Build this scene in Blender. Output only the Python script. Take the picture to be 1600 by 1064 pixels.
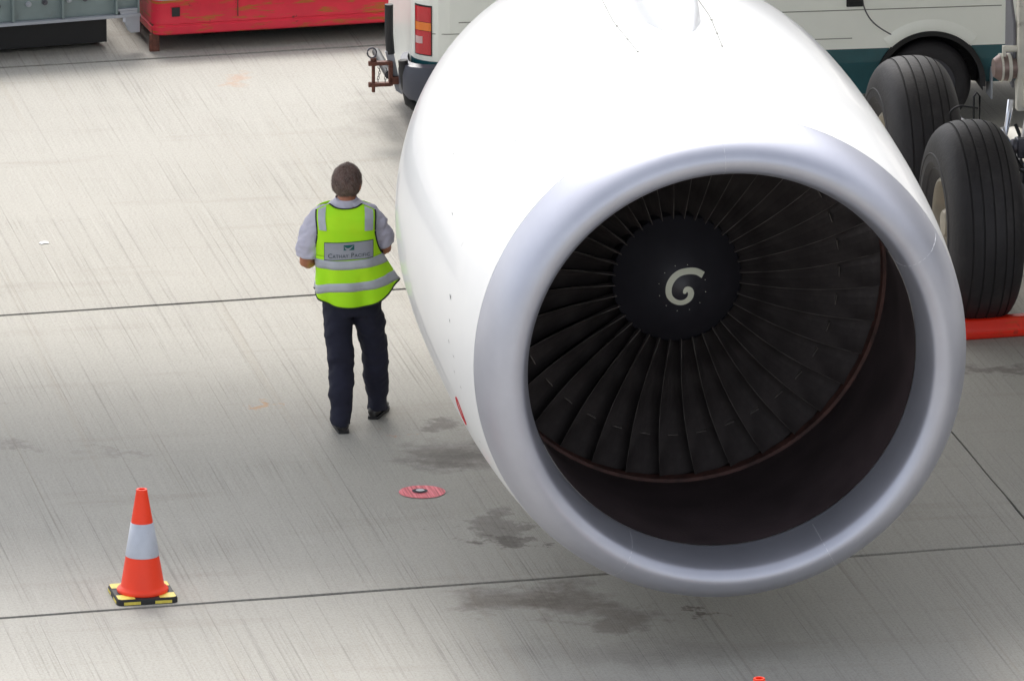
import bpy, bmesh, math, random
from mathutils import Vector, Matrix, noise
rnd = random.Random(7)
R = math.radians
sc = bpy.context.scene
for o in list(bpy.data.objects): bpy.data.objects.remove(o)

# ------------------------------------------------------------------ camera, world, sun
FPX, TH, HC = 16250.0, R(15.0), 17.3        # focal length in photo pixels, pitch, height above the apron
cam_d = bpy.data.cameras.new('camera'); cam = bpy.data.objects.new('camera', cam_d)
sc.collection.objects.link(cam); sc.camera = cam
cam.location = (0, 0, HC); cam.rotation_euler = (R(90) - TH, 0, 0)
cam_d.sensor_width = 36; cam_d.lens = 36 * FPX / 1600; cam_d.clip_start = 1; cam_d.clip_end = 6000
sc.render.resolution_x = 1024; sc.render.resolution_y = 680
sc.view_settings.view_transform = 'Standard'; sc.view_settings.look = 'None'
sc.view_settings.gamma = 1; sc.view_settings.use_curve_mapping = False
sc.view_settings.exposure = 0.98
SUN_POS = Vector((-0.14, 0.86, 1.0)).normalized()
w = bpy.data.worlds.new('World'); sc.world = w; w.use_nodes = True
nt = w.node_tree; nt.nodes.clear()
sky = nt.nodes.new('ShaderNodeTexSky'); sky.sky_type = 'NISHITA'; sky.sun_disc = False
sky.sun_elevation = math.asin(SUN_POS.z); sky.sun_rotation = math.atan2(SUN_POS.x, SUN_POS.y)
sky.dust_density = 3.0; sky.air_density = 1.0; sky.ozone_density = 1.0
bg = nt.nodes.new('ShaderNodeBackground'); bg.inputs['Strength'].default_value = 0.15
wo = nt.nodes.new('ShaderNodeOutputWorld')
hz_ = nt.nodes.new('ShaderNodeHueSaturation'); hz_.inputs['Saturation'].default_value = .30      # thin white haze over the whole sky
nt.links.new(sky.outputs[0], hz_.inputs['Color']); nt.links.new(hz_.outputs[0], bg.inputs[0]); nt.links.new(bg.outputs[0], wo.inputs[0])
sd = bpy.data.lights.new('sun', 'SUN'); sd.energy = 1.35; sd.angle = R(20); sd.color = (1.0, 0.97, 0.92)
so = bpy.data.objects.new('sun', sd); sc.collection.objects.link(so)
so.rotation_euler = SUN_POS.to_track_quat('Z', 'Y').to_euler(); so.location = (0, 60, 60)

# ------------------------------------------------------------------ helpers
def at(px, py, h=0.0):
    """place on the apron (or at height h) seen at that point of the photograph"""
    u = (px - 800) / FPX; v = (py - 532) / FPX
    z = (HC - h) / (math.sin(TH) + v * math.cos(TH))
    return Vector((u * z, z * (math.cos(TH) - v * math.sin(TH)), h))
def link(o): sc.collection.objects.link(o); return o
def empty(name, loc=(0,0,0), rz=0):
    o = bpy.data.objects.new(name, None); o.location = loc; o.rotation_euler = (0,0,rz)
    o.empty_display_size = .1
    return link(o)
def tag(o, label=None, cat=None, group=None, kind=None):
    if label: o['label'] = label
    if cat: o['category'] = cat
    if group: o['group'] = group
    if kind: o['kind'] = kind
    return o
class MB:
    def __init__(s): s.v = []; s.f = []; s.m = []
    def add(s, vs, fs, mi=0):
        n = len(s.v); s.v += [tuple(x) for x in vs]; s.f += [tuple(i + n for i in f) for f in fs]; s.m += [mi] * len(fs)
        return s
    def box(s, c, d, rot=None, mi=0, taper=1.0):
        vs = []
        for z in (-1, 1):
            k = taper if z > 0 else 1
            for x, y in ((-1,-1),(1,-1),(1,1),(-1,1)):
                p = Vector((x*d[0]/2*k, y*d[1]/2*k, z*d[2]/2))
                if rot is not None: p = rot @ p
                vs.append(p + Vector(c))
        return s.add(vs, [(3,2,1,0),(4,5,6,7),(0,1,5,4),(1,2,6,5),(2,3,7,6),(3,0,4,7)], mi)
    def tube(s, pts, r, n=10, mi=0, caps=True, closed=False):
        pts = [Vector(p) for p in pts]
        rs = r if isinstance(r, (list, tuple)) else [r] * len(pts)
        vs = []; up = Vector((0,0,1))
        N = len(pts)
        for i, p in enumerate(pts):
            if closed: t = pts[(i+1) % N] - pts[i-1]
            else: t = pts[min(i+1, N-1)] - pts[max(i-1, 0)]
            t.normalize()
            a = t.cross(up)
            if a.length < .05: a = t.cross(Vector((1,0,0)))
            a.normalize(); b = t.cross(a).normalized()
            for k in range(n):
                an = 2*math.pi*k/n
                vs.append(p + (a*math.cos(an) + b*math.sin(an)) * rs[i])
        fs = []
        for i in range(N if closed else N-1):
            j = (i+1) % N
            for k in range(n):
                k2 = (k+1) % n
                fs.append((i*n+k, i*n+k2, j*n+k2, j*n+k))
        if caps and not closed:
            fs.append(tuple(range(n))[::-1]); fs.append(tuple((N-1)*n + k for k in range(n)))
        return s.add(vs, fs, mi)
    def rev(s, prof, n=96, axis='Y', mi=0, closed=False, c=(0,0,0)):
        """revolve (t, r) pairs about the axis"""
        vs = []
        for t, r in prof:
            for k in range(n):
                a = 2*math.pi*k/n; x, y = r*math.cos(a), r*math.sin(a)
                p = {'Y': (x, -t, y), 'Z': (x, y, t), 'X': (t, x, y)}[axis]
                vs.append(Vector(p) + Vector(c))
        fs = []; M = len(prof)
        for i in range(M if closed else M-1):
            j = (i+1) % M
            for k in range(n):
                k2 = (k+1) % n
                fs.append((i*n+k, i*n+k2, j*n+k2, j*n+k))
        return s.add(vs, fs, mi)
    def loft(s, rings, caps=True, mi=0):
        n = len(rings[0]); vs = [p for r in rings for p in r]; fs = []
        for i in range(len(rings)-1):
            for k in range(n):
                k2 = (k+1) % n
                fs.append((i*n+k, i*n+k2, (i+1)*n+k2, (i+1)*n+k))
        if caps: fs.append(tuple(range(n))[::-1]); fs.append(tuple((len(rings)-1)*n+k for k in range(n)))
        return s.add(vs, fs, mi)
    def mesh(s, name, mats, smooth=35):
        me = bpy.data.meshes.new(name); me.from_pydata(s.v, [], s.f)
        for m in (mats if isinstance(mats, (list, tuple)) else [mats]): me.materials.append(m)
        me.polygons.foreach_set('material_index', s.m)
        bm = bmesh.new(); bm.from_mesh(me); bmesh.ops.recalc_face_normals(bm, faces=bm.faces); bm.to_mesh(me); bm.free()
        if smooth:
            me.polygons.foreach_set('use_smooth', [True]*len(me.polygons))
            if smooth < 180: me.set_sharp_from_angle(angle=R(smooth))
        me.update(); return me
    def build(s, name, mats, parent=None, smooth=35, bevel=0):
        o = bpy.data.objects.new(name, s.mesh(name, mats, smooth)); link(o)
        if parent: o.parent = parent
        if bevel:
            b = o.modifiers.new('bevel', 'BEVEL'); b.width = bevel; b.segments = 2; b.limit_method = 'ANGLE'
        return o

def pieces(mb, name, mats, parent=None, **k):
    """build every separate piece of the collected geometry as an object of its own"""
    par = list(range(len(mb.v)))
    def find(i):
        while par[i] != i: par[i] = par[par[i]]; i = par[i]
        return i
    for f in mb.f:
        for i in f[1:]: par[find(i)] = find(f[0])
    groups = {}
    for fi, f in enumerate(mb.f): groups.setdefault(find(f[0]), []).append(fi)
    out = []
    for fl in groups.values():
        m = MB(); ids = sorted({i for fi in fl for i in mb.f[fi]}); mp = {a: b for b, a in enumerate(ids)}
        m.v = [mb.v[i] for i in ids]; m.f = [tuple(mp[i] for i in mb.f[fi]) for fi in fl]; m.m = [mb.m[fi] for fi in fl]
        out.append(m.build(name, mats, parent, **k))
    return out

# ------------------------------------------------------------------ materials
class NT:
    def __init__(s, name):
        s.m = bpy.data.materials.new(name); s.m.use_nodes = True
        s.t = s.m.node_tree; s.b = s.t.nodes['Principled BSDF']
    def n(s, typ, **kw):
        x = s.t.nodes.new(typ)
        for k, v in kw.items():
            if k.startswith('i_'):
                key = k[2:]; key = int(key) if key.isdigit() else key.replace('_', ' ')
                x.inputs[key].default_value = v
            else: setattr(x, k, v)
        return x
    def l(s, a, b): s.t.links.new(a, b)
    def math(s, op, a, b=None, c=None, clamp=False):
        x = s.n('ShaderNodeMath', operation=op, use_clamp=clamp)
        for i, v in enumerate((a, b, c)):
            if v is None: continue
            if isinstance(v, (int, float)): x.inputs[i].default_value = v
            else: s.l(v, x.inputs[i])
        return x.outputs[0]
    def mix(s, f, a, b, blend='MIX'):
        x = s.n('ShaderNodeMix', data_type='RGBA', blend_type=blend)
        for i, v in ((0, f), (6, a), (7, b)):
            if isinstance(v, (int, float)): x.inputs[i].default_value = v
            elif isinstance(v, (tuple, list)): x.inputs[i].default_value = (*v[:3], 1)
            else: s.l(v, x.inputs[i])
        return x.outputs[2]
    def ramp(s, f, a, b):
        x = s.n('ShaderNodeMapRange', clamp=True); s.l(f, x.inputs[0])
        x.inputs[1].default_value = a; x.inputs[2].default_value = b
        return x.outputs[0]
    def noise(s, vec, scale, detail=4, rough=.55):
        x = s.n('ShaderNodeTexNoise'); x.inputs['Scale'].default_value = scale
        x.inputs['Detail'].default_value = detail; x.inputs['Roughness'].default_value = rough
        if vec is not None: s.l(vec, x.inputs['Vector'])
        return x.outputs['Fac']
def mat(name, col, rough=.5, metal=0.0, var=.12, scale=6.0, bump=0.0, bscale=60, spec=.5, dirt=None, dcol=(.1,.08,.06), coat=0, trans=0):
    q = NT(name); b = q.b
    tc = q.n('ShaderNodeTexCoord').outputs['Object']
    nz = q.noise(tc, scale, 6)
    c = q.mix(q.ramp(nz, .3, .7), tuple(x*(1-var) for x in col), tuple(min(1, x*(1+var)) for x in col))
    if dirt:
        nz2 = q.noise(tc, dirt[0], 8, .65)
        c = q.mix(q.math('MULTIPLY', q.ramp(nz2, dirt[1], dirt[1]+.12), dirt[2]), c, dcol)
    q.l(c, b.inputs['Base Color'])
    b.inputs['Roughness'].default_value = rough; b.inputs['Metallic'].default_value = metal
    b.inputs['Specular IOR Level'].default_value = spec
    if coat: b.inputs['Coat Weight'].default_value = coat
    if bump:
        bp = q.n('ShaderNodeBump'); bp.inputs['Strength'].default_value = bump; bp.inputs['Distance'].default_value = .01
        q.l(q.noise(tc, bscale, 6), bp.inputs['Height']); q.l(bp.outputs[0], b.inputs['Normal'])
    return q.m

# directions of the slab joints on the apron
TR = (at(900, 434) - at(0, 493)).normalized()                 # along the joints that run across
LO = (at(1600, 810) - at(1490, 679)).normalized()             # along the joints that run towards us
if LO.y > 0: LO = -LO
print('joint angle', math.degrees(TR.angle(LO)))

def concrete():
    q = NT('concrete'); b = q.b
    geo = q.n('ShaderNodeNewGeometry').outputs['Position']
    # rotate so that x runs across the broom strokes, y along them
    ang = math.atan2(LO.x, -LO.y)
    mp = q.n('ShaderNodeMapping'); mp.inputs['Rotation'].default_value = (0, 0, -ang); q.l(geo, mp.inputs['Vector'])
    def aniso(sx, sy):
        m2 = q.n('ShaderNodeMapping'); m2.inputs['Scale'].default_value = (sx, sy, 1); q.l(mp.outputs[0], m2.inputs['Vector']); return m2.outputs[0]
    broad = q.math('ADD', q.noise(geo, .35, 5, .6), q.math('MULTIPLY', q.math('SUBTRACT', q.n('ShaderNodeObjectInfo').outputs['Random'], .5), .22))
    c = q.mix(q.ramp(broad, .3, .7), (.375, .358, .322), (.432, .415, .378))
    fine = q.noise(geo, 9, 9, .75)
    c = q.mix(q.ramp(fine, .3, .72), c, (.40, .385, .345))
    speck = q.noise(geo, 55, 5, .8)
    c = q.mix(q.math('MULTIPLY', q.ramp(speck, .45, .75), .75), c, (.22, .21, .19))
    # broom strokes: thin dark grooves and pale ridges running along LO
    s1 = q.noise(aniso(52, .13), 1, 3, .6); s2 = q.noise(aniso(120, .8), 1, 3, .65); s3 = q.noise(aniso(9, .10), 1, 4, .6)
    patch = q.ramp(q.noise(geo, 1.1, 5, .65), .40, .64)
    g1 = q.math('MULTIPLY', q.ramp(s1, .56, .66), q.math('ADD', q.math('MULTIPLY', patch, .7), .3))
    g2 = q.math('MULTIPLY', q.ramp(s2, .5, .72), q.math('ADD', q.math('MULTIPLY', patch, .75), .25))
    c = q.mix(q.math('MULTIPLY', g1, .34), c, (.13, .12, .11))
    c = q.mix(q.math('MULTIPLY', g2, .22), c, (.18, .17, .155))
    c = q.mix(q.math('MULTIPLY', q.ramp(q.noise(geo, 4.5, 3, .9), .74, .78), .8), c, (.07, .06, .05))
    c = q.mix(q.math('MULTIPLY', q.ramp(s3, .58, .75), .16), c, (.30, .24, .16))
    c = q.mix(q.math('MULTIPLY', q.ramp(s2, .42, .3), .16), c, (.6, .59, .56))
    # faint rubbed bands across the strokes
    vn = aniso(.5, 3.0); s4 = q.noise(vn, 1, 4, .6)
    c = q.mix(q.math('MULTIPLY', q.ramp(s4, .56, .72), .22), c, (.22, .19, .15))
    # oil and water stains, plus soft shade put into the colour, each where it lies
    wob = q.n('ShaderNodeTexNoise'); wob.inputs['Scale'].default_value = 3.2; wob.inputs['Detail'].default_value = 8; wob.inputs['Roughness'].default_value = .68
    q.l(geo, wob.inputs['Vector'])
    off = q.n('ShaderNodeVectorMath', operation='MULTIPLY_ADD'); q.l(wob.outputs['Color'], off.inputs[0])
    off.inputs[1].default_value = (1.15, 1.15, 0); off.inputs[2].default_value = (-.575, -.575, 0)
    pos = q.n('ShaderNodeVectorMath', operation='ADD'); q.l(geo, pos.inputs[0]); q.l(off.outputs[0], pos.inputs[1])
    def stain_or_shade(px, py, wx, wy, k, col, soft=.4, rot=0):
        nonlocal c
        p = at(px, py)
        sb = q.n('ShaderNodeVectorMath', operation='SUBTRACT'); q.l(pos.outputs[0], sb.inputs[0]); sb.inputs[1].default_value = p
        m2 = q.n('ShaderNodeMapping'); m2.inputs['Rotation'].default_value = (0,0,rot); m2.inputs['Scale'].default_value = (1/wx, 1/wy, 0); q.l(sb.outputs[0], m2.inputs['Vector'])
        ln = q.n('ShaderNodeVectorMath', operation='LENGTH'); q.l(m2.outputs[0], ln.inputs[0])
        f = q.ramp(ln.outputs['Value'], 1.0, 1.0 - soft)
        f = q.math('MULTIPLY', f, q.math('ADD', q.math('MULTIPLY', fine, .9), .45))
        c = q.mix(q.math('MULTIPLY', f, k, clamp=True), c, col)
    brown = (.085, .06, .045); grey = (.10, .085, .075)
    stain_or_shade(770, 826, .20, .50, .5, grey, .3); stain_or_shade(690, 712, .36, .42, .55, grey, .6)
    stain_or_shade(800, 845, .22, .20, .6, grey, .2); stain_or_shade(745, 716, .40, .30, .5, grey, .6)
    stain_or_shade(682, 668, .16, .16, .55, grey, .5)
    stain_or_shade(800, 938, .42, .36, .55, brown, .6); stain_or_shade(890, 940, .32, .42, .55, brown, .6)
    stain_or_shade(970, 968, .28, .30, .5, brown, .55); stain_or_shade(1095, 963, .10, .12, .7, brown, .4)
    stain_or_shade(850, 700, .7, .9, .4, grey, .9); stain_or_shade(640, 180, .5, 1.2, .35, grey, .9)  # broad soft shade put into the colour: beside the nacelle, by the van bumper
    stain_or_shade(20, 699, .2, .10, .35, grey, .8); stain_or_shade(190, 704, .3, .08, .25, grey, .8)
    stain_or_shade(1560, 574, .5, .12, .6, grey, .7); stain_or_shade(1020, 1020, 1.0, .4, .3, grey, .9)  # second one: soft engine shade put into the concrete colour
    stain_or_shade(410, 632, .07, .12, .6, (.5, .25, .08), .6); stain_or_shade(370, 122, .12, .25, .4, (.45, .22, .1), .9)
    stain_or_shade(612, 676, .05, .1, .5, (.5, .22, .1), .6)
    q.l(c, b.inputs['Base Color'])
    b.inputs['Roughness'].default_value = .85; b.inputs['Specular IOR Level'].default_value = .3
    bp = q.n('ShaderNodeBump'); bp.inputs['Strength'].default_value = .5; bp.inputs['Distance'].default_value = .004
    hh = q.math('SUBTRACT', q.math('MULTIPLY', fine, .5), q.math('ADD', g1, g2)); q.l(hh, bp.inputs['Height']); q.l(bp.outputs[0], b.inputs['Normal'])
    return q.m

M = {}
M['concrete'] = concrete()
M['sealant'] = mat('sealant', (.015, .015, .022), .8)
M['ground'] = mat('ground', (.33, .32, .30), .9, var=.15, scale=.3)
def white_paint():
    q = NT('white_paint'); b = q.b
    tc = q.n('ShaderNodeTexCoord').outputs['Object']
    c = q.mix(q.ramp(q.noise(tc, 1.4, 6, .6), .35, .7), (.88, .88, .88), (.83, .835, .84))
    c = q.mix(q.math('MULTIPLY', q.ramp(q.noise(tc, 7, 8, .7), .68, .76), .55), c, (.35, .33, .30))
    q.l(c, b.inputs['Base Color']); b.inputs['Roughness'].default_value = .32; b.inputs['Coat Weight'].default_value = .3
    return q.m
M['cowl'] = white_paint()
def lip_metal():
    q = NT('lip_metal'); b = q.b
    tc = q.n('ShaderNodeTexCoord').outputs['Object']
    n1 = q.noise(tc, 2.2, 6, .6)
    q.l(q.mix(q.ramp(n1, .3, .7), (.47, .48, .55), (.54, .55, .62)), b.inputs['Base Color'])
    b.inputs['Metallic'].default_value = .72
    q.l(q.math('ADD', q.math('MULTIPLY', n1, .10), .36), b.inputs['Roughness'])
    return q.m
M['lip'] = lip_metal()
M['seam'] = mat('seam', (.10, .10, .11), .6)
M['seam_light'] = mat('seam_light', (.75, .75, .78), .4, metal=.4)
M['barrel'] = mat('inlet_barrel', (.048, .034, .036), .5, var=.35, scale=3, bump=.15)
M['blade'] = mat('fan_blade', (.125, .108, .106), .42, metal=.5, var=.35, scale=5, bump=.1)
M['edge'] = mat('blade_edge', (.26, .235, .22), .4, metal=.6, var=.4, scale=9)
M['rub'] = mat('rub_strip', (.085, .034, .026), .65, var=.6, scale=7)
M['spinner'] = mat('spinner_black', (.030, .029, .036), .42, var=.15)
M['void'] = mat('shade_black', (.006, .006, .008), .8)
M['cream_paint'] = mat('spiral_paint', (.80, .81, .66), .5, var=.06)
M['red_mark'] = mat('red_marking', (.6, .03, .04), .5)
M['tyre'] = mat('tyre_rubber', (.021, .019, .022), .62, var=.25, scale=5, bump=.25, bscale=40, dirt=(4, .55, .35), dcol=(.06,.055,.055))
M['groove'] = mat('tyre_groove', (.019, .017, .019), .8)
M['rim'] = mat('wheel_rim', (.42, .38, .31), .45, metal=.4, var=.15)
M['gear_cream'] = mat('gear_paint', (.78, .75, .66), .45, var=.12, dirt=(9, .58, .6), dcol=(.12,.08,.06))
M['gear_grey'] = mat('gear_panel_grey', (.17, .17, .19), .5)
M['chrome'] = mat('chrome', (.75, .76, .8), .12, metal=1, var=.05)
M['steel'] = mat('dark_steel', (.10, .10, .12), .4, metal=.7)
M['blue_hose'] = mat('blue_sleeve', (.22, .38, .62), .5)
M['copper'] = mat('brake_housing', (.30, .22, .20), .4, metal=.5, var=.3)
M['rubber'] = mat('black_rubber', (.015, .015, .017), .6)
M['van'] = mat('van_white', (.90, .92, .86), .35, var=.03, scale=2, coat=.3, dirt=(3, .62, .25), dcol=(.35,.33,.28))
M['teal'] = mat('van_teal', (.010, .085, .105), .32, coat=.3)
M['glass'] = mat('dark_glass', (.02, .025, .03), .06)
M['red_lamp'] = mat('red_lamp', (.55, .008, .02), .2, coat=.5)
M['amber'] = mat('amber_lamp', (.85, .20, .01), .2, coat=.5)
M['clear_lamp'] = mat('clear_lamp', (.65, .45, .45), .2)
M['bumper'] = mat('bumper_grey', (.06, .065, .09), .4)
M['crease'] = mat('crease_gap', (.22, .22, .19), .6)
M['rust'] = mat('rusty_iron', (.13, .045, .03), .7, var=.4, scale=30, bump=.3)
def red_paint(name, col, rusty):
    q = NT(name); b = q.b
    tc = q.n('ShaderNodeTexCoord').outputs['Object']
    mp = q.n('ShaderNodeMapping'); mp.inputs['Scale'].default_value = (1.0, 1, 7); q.l(tc, mp.inputs['Vector'])
    c = q.mix(q.ramp(q.noise(tc, 5, 6), .3, .7), col, tuple(x*1.2 for x in col))
    c = q.mix(q.math('MULTIPLY', q.ramp(q.noise(mp.outputs[0], 3.3, 8, .65), .53, .61), rusty), c, (.42, .12, .015))
    c = q.mix(q.math('MULTIPLY', q.ramp(q.noise(tc, 8, 8, .7), .62, .67), rusty), c, (.10, .03, .012))
    c = q.mix(q.math('MULTIPLY', q.ramp(q.noise(mp.outputs[0], 9, 6, .7), .66, .70), .5*rusty), c, (.6, .35, .3))
    q.l(c, b.inputs['Base Color']); b.inputs['Roughness'].default_value = .42
    return q.m
M['red_beam'] = red_paint('red_beam_paint', (.64, .020, .048), 1.0)
M['chock_red'] = red_paint('chock_red_paint', (.80, .022, .004), .35)
M['grey_paint'] = mat('grey_green_paint', (.20, .25, .25), .5, var=.1, scale=5, dirt=(4, .56, .4), dcol=(.12,.13,.13))
M['grey_light'] = mat('light_grey_paint', (.36, .38, .42), .5, var=.08)
M['orange'] = mat('cone_orange', (1.0, .05, .01), .45, var=.05, scale=9, dirt=(7, .60, .4), dcol=(.55,.04,.02))
M['reflect'] = mat('reflective_sleeve', (.50, .53, .60), .4, metal=.15, var=.06, scale=14, dirt=(12, .62, .35), dcol=(.3,.29,.32))
M['yellow'] = mat('yellow_patch', (.75, .62, .10), .5, var=.15, scale=30)
M['paint_red'] = None
def ground_paint():
    q = NT('ground_marking_paint'); b = q.b
    geo = q.n('ShaderNodeNewGeometry').outputs['Position']
    mp = q.n('ShaderNodeMapping'); mp.inputs['Rotation'].default_value = (0, 0, -math.atan2(LO.x, -LO.y)); q.l(geo, mp.inputs['Vector'])
    m2 = q.n('ShaderNodeMapping'); m2.inputs['Scale'].default_value = (70, 2, 1); q.l(mp.outputs[0], m2.inputs['Vector'])
    n1 = q.noise(m2.outputs[0], 1, 4, .6)
    c = q.mix(q.ramp(n1, .42, .62), (.95, .22, .26), (.60, .12, .14))
    c = q.mix(q.math('MULTIPLY', q.ramp(n1, .42, .32), .6), c, (.9, .45, .45))
    q.l(c, b.inputs['Base Color']); b.inputs['Roughness'].default_value = .7
    return q.m
M['paint_red'] = ground_paint()
M['paint_black'] = mat('black_marking_paint', (.03, .015, .03), .7)
M['paint_white'] = mat('white_marking_paint', (.7, .72, .75), .7)
M['skin'] = mat('skin', (.50, .20, .11), .5, var=.08, scale=20)
M['shirt'] = mat('white_shirt', (.60, .58, .68), .8, var=.05, scale=8, bump=.3, bscale=9)
M['trousers'] = mat('navy_trousers', (.012, .013, .030), .85, var=.2, scale=6, bump=.5, bscale=12)
M['shoe'] = mat('black_shoe', (.02, .018, .018), .35)
def vest_mat():
    q = NT('lime_vest'); b = q.b
    tc = q.n('ShaderNodeTexCoord').outputs['Object']
    q.l(q.mix(q.ramp(q.noise(tc, 5, 5), .3, .7), (.46, 1.0, .008), (.56, 1.0, .01)), b.inputs['Base Color'])
    b.inputs['Roughness'].default_value = .75
    bp = q.n('ShaderNodeBump'); bp.inputs['Strength'].default_value = .5; bp.inputs['Distance'].default_value = .012
    q.l(q.noise(tc, 7, 4), bp.inputs['Height']); q.l(bp.outputs[0], b.inputs['Normal'])
    return q.m
M['vest'] = vest_mat()
M['piping'] = mat('black_piping', (.02, .03, .02), .8)
M['silver'] = mat('silver_tape', (.50, .52, .56), .45, metal=.1, var=.08, scale=14)
M['label_grey'] = mat('label_grey', (.36, .37, .41), .6, var=.05)
M['print_dark'] = mat('print_dark', (.05, .07, .08), .7)
M['print_teal'] = mat('print_teal', (.01, .13, .11), .7)
M['hair'] = mat('greying_hair', (.15, .085, .07), .6, var=.45, scale=26, bump=.5, bscale=70)

# ------------------------------------------------------------------ apron
g = MB().add([(-3000,-3000,-.04),(3000,-3000,-.04),(3000,3000,-.04),(-3000,3000,-.04)], [(0,1,2,3)]).build('ground', M['ground'], smooth=0)
tag(g, kind='structure')
apron = empty('apron'); tag(apron, kind='structure')
# crossing of a long joint with a cross joint
def cross(p, d, q_, e):
    den = d.x*e.y - d.y*e.x; t = ((q_.x-p.x)*e.y - (q_.y-p.y)*e.x)/den
    return p + d*t
LOp = at(1545, 743.5)
c3 = cross(LOp, LO, at(500, 929), TR); c2 = cross(LOp, LO, at(300, 473.5), TR); c1 = cross(LOp, LO, at(300, 88.5), TR)
step = ((c3 - c2).length + (c2 - c1).length) / 2
print('slab step', (c3-c2).length, (c2-c1).length)
n_t, n_l = 7, 8
base = c3
ext = [base + TR*(i*7.6) + LO*(j*step) for i, j in ((-n_t,-n_l-1),(n_t,-n_l-1),(n_t,n_l+1),(-n_t,n_l+1))]
js = MB().add([(p.x, p.y, -.012) for p in ext], [(0,1,2,3)]).build('joint_sealant', M['sealant'], apron, smooth=0)
gapT, gapL = .042, .014
def joint_at(j):
    if j == 0: return 0.0
    if j == -1: return -(c3-c2).length
    if j == -2: return -(c3-c2).length - (c2-c1).length
    return j*step if j > 0 else -(c3-c2).length - (c2-c1).length + (j+2)*step
for i in range(-n_t, n_t):
    for j in range(-n_l-1, n_l):
        lo0 = joint_at(j) + gapT/2; lo1 = joint_at(j+1) - gapT/2
        t0 = i*7.6 + gapL/2; t1 = (i+1)*7.6 - gapL/2
        m = MB(); K = 60
        # slightly ragged edges so that the joint reads as a worn gap
        top = []
        def rag(a, s_): return (noise.noise(Vector((a*2.3, s_*3.1, 5.2)))*.010)
        for k in range(K): top.append(base + TR*(t0+(t1-t0)*k/K) + LO*(lo0 + rag(t0+(t1-t0)*k/K, j)*.6))
        for k in range(K): top.append(base + TR*(t1 + rag(lo0+(lo1-lo0)*k/K, i+1)*.5) + LO*(lo0+(lo1-lo0)*k/K))
        for k in range(K): top.append(base + TR*(t1-(t1-t0)*k/K) + LO*(lo1 + rag(t1-(t1-t0)*k/K, j+1.5)*.6))
        for k in range(K): top.append(base + TR*(t0 + rag(lo1-(lo1-lo0)*k/K, i+.5)*.5) + LO*(lo1-(lo1-lo0)*k/K))
        n = len(top)
        vs = [(p.x, p.y, 0) for p in top] + [(p.x, p.y, -.03) for p in top]
        m.add(vs, [tuple(range(n))] + [(k, (k+1)%n, n+(k+1)%n, n+k) for k in range(n)])
        m.build('concrete_slab', M['concrete'], apron, smooth=0)

# ------------------------------------------------------------------ airliner
PSI = R(10.0)
gear_front = at(1516, 503)                       # contact of the outer front tyre
fwd = Vector((math.sin(PSI), -math.cos(PSI), 0)); rgt = Vector((-math.cos(PSI), -math.sin(PSI), 0))
WB = 1.80; HALF = .70
O = gear_front - fwd*(WB/2) - rgt*HALF
air = empty('airliner', O, math.pi + PSI)
tag(air, 'white jet airliner with a big grey-lipped engine and black main gear tyres', 'airplane')
AIR_INV = (Matrix.Translation(O) @ Matrix.Rotation(math.pi+PSI, 4, 'Z')).inverted()
def put(o, M4=None):
    """parent under the airliner keeping a world matrix given by M4"""
    o.parent = air
    if M4 is not None: o.matrix_parent_inverse = Matrix(); o.matrix_basis = AIR_INV @ M4
    return o
# engine frame: local +Y forward out of the inlet, Z up
ZE = 59.3
def at_depth(px, py, z):
    u = (px-800)/FPX; v = (py-532)/FPX
    return Vector((u*z, z*(math.cos(TH) - v*math.sin(TH)), HC - z*(math.sin(TH) + v*math.cos(TH))))
EC = at_depth(1142, 585, ZE)
EPSI, EDR = R(8.3), R(2.0)
EM = Matrix.Translation(EC) @ Matrix.Rotation(math.pi + EPSI, 4, 'Z') @ Matrix.Rotation(-EDR, 4, 'X')
print('engine centre', EC, 'gear', O)
lip_prof = [(.34,1.135),(.27,1.137),(.20,1.142),(.13,1.153),(.07,1.170),(.03,1.19),(.008,1.220),(0,1.252),(.008,1.284),(.03,1.316),(.07,1.347),(.13,1.376),(.2,1.399),(.28,1.417),(.36,1.430)]
from math import sin, cos, pi
def smoothprof(p, sub=4):
    out = []
    for i in range(len(p)-1):
        p0 = p[max(i-1,0)]; p1 = p[i]; p2 = p[i+1]; p3 = p[min(i+2, len(p)-1)]
        for k in range(sub):
            t = k/sub
            out.append(tuple(.5*((2*p1[a]) + (-p0[a]+p2[a])*t + (2*p0[a]-5*p1[a]+4*p2[a]-p3[a])*t*t + (-p0[a]+3*p1[a]-3*p2[a]+p3[a])*t**3) for a in (0,1)))
    out.append(p[-1]); return out
lip = MB().rev(smoothprof(lip_prof, 2), 192).build('inlet_lip', M['lip'], smooth=180); put(lip, EM)
cowl_prof = [(.362,1.431),(.6,1.455),(.9,1.476),(1.3,1.494),(1.8,1.504),(2.4,1.506),(3.0,1.495),(3.5,1.46),(4.0,1.37),(4.4,1.27),(4.7,1.18)]
CP = smoothprof(cowl_prof, 3)
cowl = MB().rev([(.362,1.41)] + CP + [(4.7,1.13),(4.3,1.17)], 192).build('engine_cowl', M['cowl'], smooth=50); put(cowl, EM)
def cowl_r(t):
    for a, b in zip(CP, CP[1:]):
        if a[0] <= t <= b[0]: return a[1] + (b[1]-a[1])*(t-a[0])/(b[0]-a[0])
    return CP[-1][1]
core = MB().rev(smoothprof([(4.3,1.1),(4.7,.95),(5.2,.75),(5.7,.5),(6.0,.42)],3), 64).rev([(6.0,.3),(6.6,.05)], 48).build('exhaust_core', M['steel'], smooth=50); put(core, EM)
barrel = MB().rev(smoothprof([(.342,1.132),(.5,1.128),(.8,1.136),(1.2,1.172),(1.6,1.215),(1.87,1.24)],3), 128).build('inlet_barrel', M['barrel'], smooth=180); put(barrel, EM)
TF = 1.95; RF = 1.245
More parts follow.
